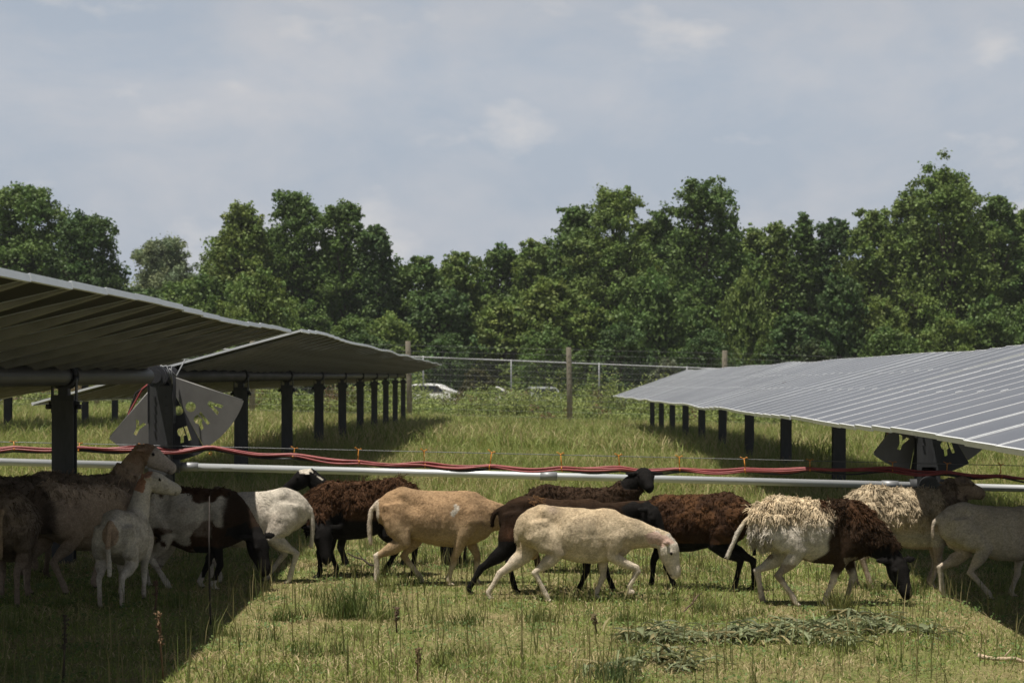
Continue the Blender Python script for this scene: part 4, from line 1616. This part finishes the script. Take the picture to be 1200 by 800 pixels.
def coat_blaze(k):
    C = np.repeat(BLACK[None, :], len(k['x']), 0)
    return lay(C, WHITE, k['head'] & (k['ht'] < .16) & (k['hdist'] > .02) & (k['N'][:, 2] > .45))


def coat_grey_rear(k):
    C = np.repeat((TAUPE * 1.75)[None, :], len(k['x']), 0)
    C = lay(C, (.055, .038, .028), sstep(-.28, -.34, k['x'] + .20 * (k['n0'] - .5)) * (k['z'] > .40) * .8)
    C = lay(C, (.30, .24, .19), sstep(.36, .28, k['z']) * .8)
    return C


def coat_woolbrown(k):
    C = np.repeat((TAUPE * 1.1)[None, :], len(k['x']), 0)
    C = lay(C, (.34, .25, .17), k['neckt'] > .45)
    C = lay(C, (.48, .41, .34), k['head'] & (k['ht'] > .25))
    C = lay(C, (.30, .20, .13), k['head'] & (k['ht'] < .25))
    return C


def coat_whitelamb(k):
    C = np.repeat((WHITE * .98)[None, :], len(k['x']), 0)
    C = lay(C, (.33, .22, .14), (k['x'] < -.405) * (k['z'] > .45) * .8)
    C = lay(C, (.30, .16, .10), k['head'] & (k['ht'] < .05) & (k['N'][:, 2] > .3))
    C = lay(C, (.34, .27, .22), sstep(.16, .1, k['z']) * .6)
    return C


def coat_creamwool(k):
    C = np.repeat((CREAM * 1.0)[None, :], len(k['x']), 0)
    C = lay(C, WHITE, sstep(.44, .38, k['z']))
    fr = k['x'] + .10 * (k['n0'] - .5)
    C = lay(C, TAUPE * .9, sstep(.20, .26, fr))
    C = lay(C, (.27, .205, .15), k['head'])
    C = lay(C, (.42, .34, .27), (k['z'] < .31))
    return C


def coat_whiteplain(k):
    C = np.repeat((WHITE * .98)[None, :], len(k['x']), 0)
    C = lay(C, (.45, .35, .28), sstep(.50, .30, k['n0']) * .3)
    return C


coat_whitedull = lambda k: coat_whiteplain(k) * np.array((.98, .94, .88))
back_fleece = lambda lo, hi: (lambda k: sstep(lo, hi, k['z'] + .10 * (k['n0'] - .5)) * (~k['head']) * sstep(-.46, -.40, k['x']))

# -- right hand group
make_sheep("cream short haired sheep walking right in front of the dark ones, head low", 675, 14.75, 0, .955, (.655, -.02, .430), (.34, -.12, -.93),
           dict(HR=-.20, HL=-.62, FR=(.385, .075, .440, .235), FL=.165), coat_cream, seed=11, thin=.92, tail=[(-.415, 0, .59), (-.44, 0, .52), (-.43, .0, .45), (-.41, 0, .40)])
make_sheep("shaggy cream and dark brown sheep grazing at right with black head down", 955, 14.55, 0, 1.03, (.520, -.06, .300), (.30, -.48, -.82),
           dict(HR=-.13, HL=-.325, FR=.075, FL=.245), coat_pinto_shaggy, seed=12, thin=1.0, inflate=.018,
           fleece=lambda k: np.maximum(sstep(.47, .66, k['z'] + .10 * (k['n0'] - .5) + .16 * (k['n1'] - .5)), np.maximum(sstep(.20, .27, k['x']) * (k['z'] > .40), sstep(-.27, -.36, k['x']) * (k['z'] > .40))) * (~k['head']) * (k['x'] > -.415),
           tail=[(-.42, 0, .60), (-.47, 0, .56), (-.52, -.02, .48), (-.56, -.03, .39), (-.585, -.03, .33)], locks=20000, lock_len=.048)
make_sheep("tan brown sheep walking right with a small white shoulder patch", 511, 15.75, 0, 1.035, (.62, .05, .44), (.40, .1, -.9),
           dict(HR=-.40, HL=-.10, FR=.105, FL=.30), coat_tan, seed=13, thin=.94, belly=.0, tail=[(-.42, 0, .60), (-.462, 0, .55), (-.475, 0, .45), (-.47, 0, .36), (-.465, 0, .30)])
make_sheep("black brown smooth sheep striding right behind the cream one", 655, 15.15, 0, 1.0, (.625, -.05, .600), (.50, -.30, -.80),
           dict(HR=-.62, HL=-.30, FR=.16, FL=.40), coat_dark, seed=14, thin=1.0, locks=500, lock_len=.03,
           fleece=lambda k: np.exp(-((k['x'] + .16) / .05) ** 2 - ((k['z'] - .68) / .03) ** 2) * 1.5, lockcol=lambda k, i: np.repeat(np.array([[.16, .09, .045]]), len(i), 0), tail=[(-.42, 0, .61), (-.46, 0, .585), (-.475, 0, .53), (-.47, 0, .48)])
make_sheep("dark curly brown sheep with its rump to the right, left of the shaggy pinto", 812, 15.55, 168, 1.0, (.56, .08, .50), (.6, .2, -.75),
           dict(HL=-.30, HR=-.42, FL=.15, FR=.33), lambda k: lay(lay(np.repeat(np.array((.040, .021, .012))[None, :], len(k['x']), 0), (.085, .042, .02), sstep(.45, .6, k['n1'])), BLACK, (k['z'] < .36) | k['head']), seed=15, thin=1.0, inflate=.012,
           fleece=lambda k: sstep(.36, .46, k['z']) * (~k['head']), locks=16000, lock_len=.020)
make_sheep("dark brown sheep at the back, black head raised before the pipe, facing the camera", 676, 16.75, 0, .97, (.545, -.06, .800), (.12, -1, -.32),
           dict(HL=-.30, HR=-.28, FL=.2, FR=.24), lambda k: lay(np.repeat((DBRN * 1.5)[None, :], len(k['x']), 0), BLACK, k['head']), seed=16, inflate=.012,
           fleece=lambda k: sstep(.55, .65, k['z']) * (~k['head']), locks=8000, lock_len=.024)
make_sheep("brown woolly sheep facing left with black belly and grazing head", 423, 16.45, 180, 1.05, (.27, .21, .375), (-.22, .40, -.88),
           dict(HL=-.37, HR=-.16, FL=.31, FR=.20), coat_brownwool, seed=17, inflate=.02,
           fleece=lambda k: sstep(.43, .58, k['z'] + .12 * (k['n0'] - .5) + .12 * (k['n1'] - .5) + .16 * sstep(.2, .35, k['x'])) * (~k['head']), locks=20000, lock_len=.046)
make_sheep("black sheep behind the brown woolly one, showing a black head with white poll", 432, 17.25, 180, .92, (.545, .0, .820), (.85, .12, -.50),
           dict(HL=-.30, HR=-.28, FL=.2, FR=.24), coat_blaze, seed=18, thin=.9)
make_sheep("small black sheep behind the tan one, only its lowered black head showing", 531, 17.45, -93, .86, (.54, .0, .32), (.30, .0, -.92),
           dict(HL=-.30, HR=-.28, FL=.2, FR=.24), solid(BLACK * 1.1), seed=19, thin=.95)
make_sheep("white cream sheep facing left, half in shade beside the brown woolly sheep", 294, 16.05, 180, 1.02, (.60, .02, .36), (.45, .0, -.9),
           dict(HL=-.28, HR=-.10, FL=.23, FR=.32), coat_whiteplain, seed=20, belly=.02)
make_sheep("cream woolly sheep with grey neck and raised head, under the right drive post", 1062, 15.65, 4, 1.05, (.375, .03, .725), (.80, .45, -.18),
           dict(HL=-.32, HR=-.26, FL=.20, FR=.17), coat_creamwool, seed=21, inflate=.016,
           fleece=lambda k: sstep(.40, .56, k['z'] + .08 * (k['n0'] - .5) + .14 * (k['n1'] - .5)) * (~k['head']), locks=15000, lock_len=.042)
make_sheep("plain white sheep walking out of the picture at the right edge, in shade", 1168, 14.95, 0, .965, (.60, .0, .55), (.7, 0, -.6),
           dict(HR=-.06, HL=-.36, FR=.28, FL=.14), coat_whitedull, seed=22, tail=[(-.42, 0, .60), (-.455, 0, .57), (-.465, 0, .50), (-.455, 0, .44)])
# -- shaded left hand group
make_sheep("brown and white pinto sheep grazing in shade with black head and white feet", 224, 15.55, -12, 1.09, (.465, -.04, .36), (.42, -.22, -.88),
           dict(HR=-.12, HL=-.33, FR=.20, FL=.05), coat_pinto, seed=23, belly=.035, inflate=.004, fleece=lambda k: sstep(.62, .68, k['z']) * (~k['head']), locks=900, lock_len=.035)
make_sheep("slim white sheep seen from behind with its head turned right, in shade", 146, 14.55, 86, .93, (.40, -.08, .90), (.22, -.93, -.28),
           dict(HL=-.34, HR=-.40, FL=.2, FR=.28), coat_whitelamb, seed=24, thin=1.02, tail=[(-.43, 0, .63), (-.465, 0, .57), (-.475, 0, .46), (-.47, -.01, .34), (-.465, -.01, .25)])
make_sheep("taupe sheep with dark rump seen from behind in shade, left of the slim white one", 93, 15.35, 52, 1.12, (.58, .0, .50), (.5, .3, -.8),
           dict(HL=-.33, HR=-.18, FL=.2, FR=.30), coat_grey_rear, seed=25, belly=.02, inflate=.008, fleece=lambda k: sstep(.58, .66, k['z']) * (~k['head']), locks=2200, lock_len=.035)
make_sheep("woolly brown sheep with raised pale head looking right beside the fan plate", 92, 16.9, 4, 1.10, (.475, -.02, .865), (.86, -.16, -.42),
           dict(HL=-.30, HR=-.28, FL=.2, FR=.24), coat_woolbrown, seed=26, inflate=.014, fleece=lambda k: sstep(.50, .60, k['z']) * (~k['head']) * (k['neckt'] < .6), locks=3500, lock_len=.05)
make_sheep("dark woolly sheep at the left edge seen from behind with a pale tail", 12, 14.6, 96, 1.06, (.58, .0, .48), (.5, .2, -.8),
           dict(HL=-.30, HR=-.34, FL=.2, FR=.28), lambda k: lay(lay(np.repeat((TAUPE * .85)[None, :], len(k['x']), 0), (.30, .22, .14), k['x'] < -.435), (.22, .17, .13), k['z'] < .3), seed=27, belly=.02, inflate=.016,
           fleece=lambda k: sstep(.42, .52, k['z']) * (~k['head']) * (k['x'] > -.42), locks=3500, lock_len=.045, tail=[(-.43, 0, .63), (-.475, 0, .58), (-.49, 0, .50), (-.485, 0, .40), (-.475, 0, .34)])
make_sheep("brown sheep further back at the left edge, only its woolly back in view", 12, 16.1, 62, 1.15, (.58, .0, .45), (.5, .0, -.8),
           dict(HL=-.30, HR=-.34, FL=.2, FR=.28), solid(TAUPE * .5, TAUPE * .8), seed=28, inflate=.012, fleece=lambda k: sstep(.5, .6, k['z']) * (~k['head']), locks=2000, lock_len=.04)

# ------------------------------------------------------------------ small things in the grass


def cut_weeds():
    r = np.random.default_rng(81)
    V, Fc, C, off = [], [], [], 0
    cl_ = [(752, 750, .10, 26), (775, 746, .14, 40), (800, 752, .12, 34), (865, 752, .13, 36), (890, 746, .14, 50), (915, 750, .16, 60), (945, 744, .17, 70), (975, 742, .16, 66), (1000, 738, .14, 44),
           (1015, 730, .12, 24), (985, 756, .12, 20), (1045, 742, .14, 14), (1090, 746, .14, 14), (722, 788, .10, 18), (780, 776, .12, 26), (800, 786, .08, 14), (1010, 728, .1, 20)]
    for px, py, rad, n in cl_:
        D = EYE * F / (py - 440)
        cx = (px - 600) * D / F
        for _ in range(int(n * 2.6)):
            x, y = cx + r.normal(0, rad * .75), D + r.normal(0, rad * .55)
            L = r.uniform(.07, .20); w = r.uniform(.005, .013)
            a = r.uniform(0, 2 * math.pi); el = r.uniform(-.1, .9)
            p = np.array([x, y, gz(x, y) + r.uniform(.005, .055)])
            K = 6
            side = np.array([-math.sin(a), math.cos(a), r.normal(0, .3)])
            pts = []
            for q in range(K):
                t = q / (K - 1)
                e = el - t * r.uniform(.9, 1.8)
                pts.append(p.copy())
                p = p + np.array([math.cos(a) * math.cos(e), math.sin(a) * math.cos(e), math.sin(e)]) * L / (K - 1)
                p[2] = max(p[2], gz(x, y) + .008)
            base = np.array((.165, .190, .100)) * r.uniform(.55, 1.35)
            if r.random() < .2:
                base = np.array((.23, .20, .10)) * r.uniform(.8, 1.2)
            wid = [.4, .9, 1.15, .8, 1.0, .1]
            jag = r.uniform(.55, 1.3, K)
            for q in range(K):
                V.append(pts[q] - side * w * wid[q] * jag[q]); V.append(pts[q] + np.array([0, 0, -.006])); V.append(pts[q] + side * w * wid[q] * jag[q])
                C += [base, base * 1.35, base]
            for q in range(K - 1):
                i = off + q * 3
                Fc += [(i, i + 1, i + 4, i + 3), (i + 1, i + 2, i + 5, i + 4)]
            off += K * 3
    o = link("cut_thistles", mesh_np("cut_thistles", np.array(V), np.array(Fc), np.array(C), [M_WEED]))
    tag(o, "wilted grey green cut thistles lying in a patch on the grass", "weeds", kind="stuff")


cut_weeds()


def tuft(px, py, h, rad, n, label, c0, c1, seed):
    r = np.random.default_rng(seed)
    D = EYE * F / (py - 440)
    x0 = (px - 600) * D / F
    x = r.normal(0, rad, n); y = r.normal(0, rad * .7, n)
    base = mixc(c0, c1, r.random(n))
    V, Fc, C = blades(x, y, h * r.uniform(.5, 1.1, n), r.uniform(.004, .008, n), r.uniform(.05, .75, n), base, base * 1.1, z0=np.full(n, -.01), seed=seed)
    o = link("grass_tuft", mesh_np("grass_tuft", V, Fc, C, [M_GRASS]), None, (x0, D, gz(x0, D)))
    tag(o, label, "grass tuft", "thick grass tufts left standing")


tuft(410, 724, .25, .10, 320, "tall thick grass tuft in the sun below the brown woolly sheep", (.055, .095, .02), (.16, .19, .06), 1)
tuft(985, 724, .24, .05, 160, "upright grass tuft just below the shaggy pinto's black head", (.07, .10, .02), (.24, .22, .08), 2)
tuft(335, 728, .12, .08, 160, "low tuft at the edge of the left shadow", (.06, .10, .02), (.15, .18, .05), 3)
tuft(630, 728, .11, .08, 160, "low tuft below the cream sheep's hind legs", (.08, .12, .03), (.2, .21, .07), 4)
tuft(830, 718, .13, .07, 160, "tuft right of the cream sheep's lowered head", (.08, .12, .03), (.2, .21, .07), 5)
tuft(718, 800, .15, .08, 170, "dark green leafy tuft at the bottom edge below the cut thistles", (.05, .09, .03), (.12, .15, .06), 6)


def dock(px, py, h, label, seed, lean=.0, seeds=True, c=(.10, .055, .03)):
    r = random.Random(seed)
    D = EYE * F / (py - 440)
    x0 = (px - 600) * D / F
    m = MB()
    top = Vector((lean * h, 0, h))
    pts = [Vector((0, 0, -.02)), Vector((lean * h * .4 + r.uniform(-.01, .01), 0, h * .5)), top]
    m.tube(pts, [.007, .006, .003], 6)
    if seeds:
        for k in range(60):
            t = r.uniform(.4, 1)
            p = pts[1].lerp(pts[2], (t - .4) / .6) + Vector((r.gauss(0, .007), r.gauss(0, .007), 0))
            m.box(p.x - .003, p.x + .003, p.y - .003, p.y + .003, p.z - .006, p.z + .006, Matrix.Translation(p) @ Matrix.Rotation(r.uniform(0, 3), 4, 'X') @ Matrix.Rotation(r.uniform(0, 3), 4, 'Z') @ Matrix.Translation(-p))
    o = m.build("dry_stem", mat_noise("dry_stem", c, tuple(v * 2 for v in c), 30, .9), None, (x0, D, gz(x0, D)))
    tag(o, label, "dry stem", "dry stems standing in the grass")


dock(247, 735, .80, "tall thin dark stem in front of the brown and white pinto sheep", 1, -.01, False, (.025, .02, .018))
dock(181, 718, .20, "reddish seed stem at the slim white sheep's hind feet", 2, .05, True, (.085, .05, .03))
dock(465, 741, .16, "short brown seed stub in the sunny grass below the tan sheep", 3, .02, True, (.07, .045, .03))
dock(192, 800, .36, "brown seed stem at the bottom edge in the left shadow", 4, -.08, True, (.10, .06, .03))
dock(74, 800, .34, "dark seed stem in deep shade at the lower left corner", 5, .03, True, (.04, .03, .02))
dock(488, 800, .17, "short seed stem at the bottom edge below the tan sheep", 6, .05, True, (.09, .06, .03))
dock(700, 742, .12, "low brown weed stub in the grass below the cream sheep's front legs", 7, -.2, True, (.08, .06, .03))


def stick(p0, p1, rad, label, seed, c=(.16, .12, .08)):
    r = random.Random(seed)
    a, b = at(*p0), at(*p1)
    pts = [a.lerp(b, t / 4) + Vector((0, r.uniform(-.02, .02), r.uniform(-.012, .012))) for t in range(5)]
    for q in (0, 4):
        pass
    m = MB()
    o_ = a.copy()
    m.tube([p - o_ for p in pts], [rad, rad * .95, rad * .85, rad * .75, rad * .5], 7)
    m.tube([pts[2] - o_, pts[2].lerp(pts[3], .8) - o_ + Vector((0, .03, .05))], [rad * .5, rad * .2], 5)
    o = m.build("stick", mat_noise("stick_bark", c, tuple(v * 1.8 for v in c), 20, .9, 0, .3), None, o_)
    tag(o, label, "stick", "sticks lying in the grass")


dd = lambda py: EYE * F / (py - 440)
stick((1145, 769, dd(771)), (1205, 774, dd(776)), .014, "pale broken stick lying at the lower right edge", 1, (.30, .23, .16))
stick((443, 664, 16.2), (407, 648, 16.3), .008, "thin dark stick slanting up behind the tan sheep's hind legs", 2, (.03, .022, .016))
stick((800, 718, dd(721)), (822, 693, dd(716)), .006, "thin bare twig slanting up right of the cream sheep's head", 3, (.08, .05, .035))

# ------------------------------------------------------------------ air: a trace of summer haze
hz = MB()
hz.box(-260, 260, -30, 330, -8, 32)
hm_, hnt, hp = new_mat("haze")
hnt.nodes.remove(hp)
pv = hnt.nodes.new("ShaderNodeVolumePrincipled")
pv.inputs["Color"].default_value = (.86, .90, .96, 1)
pv.inputs["Density"].default_value = 0.00018
hnt.links.new(pv.outputs[0], hnt.nodes["Material Output"].inputs["Volume"])
tag(hz.build("haze", hm_), "thin summer haze over the whole field", "haze", kind="stuff")
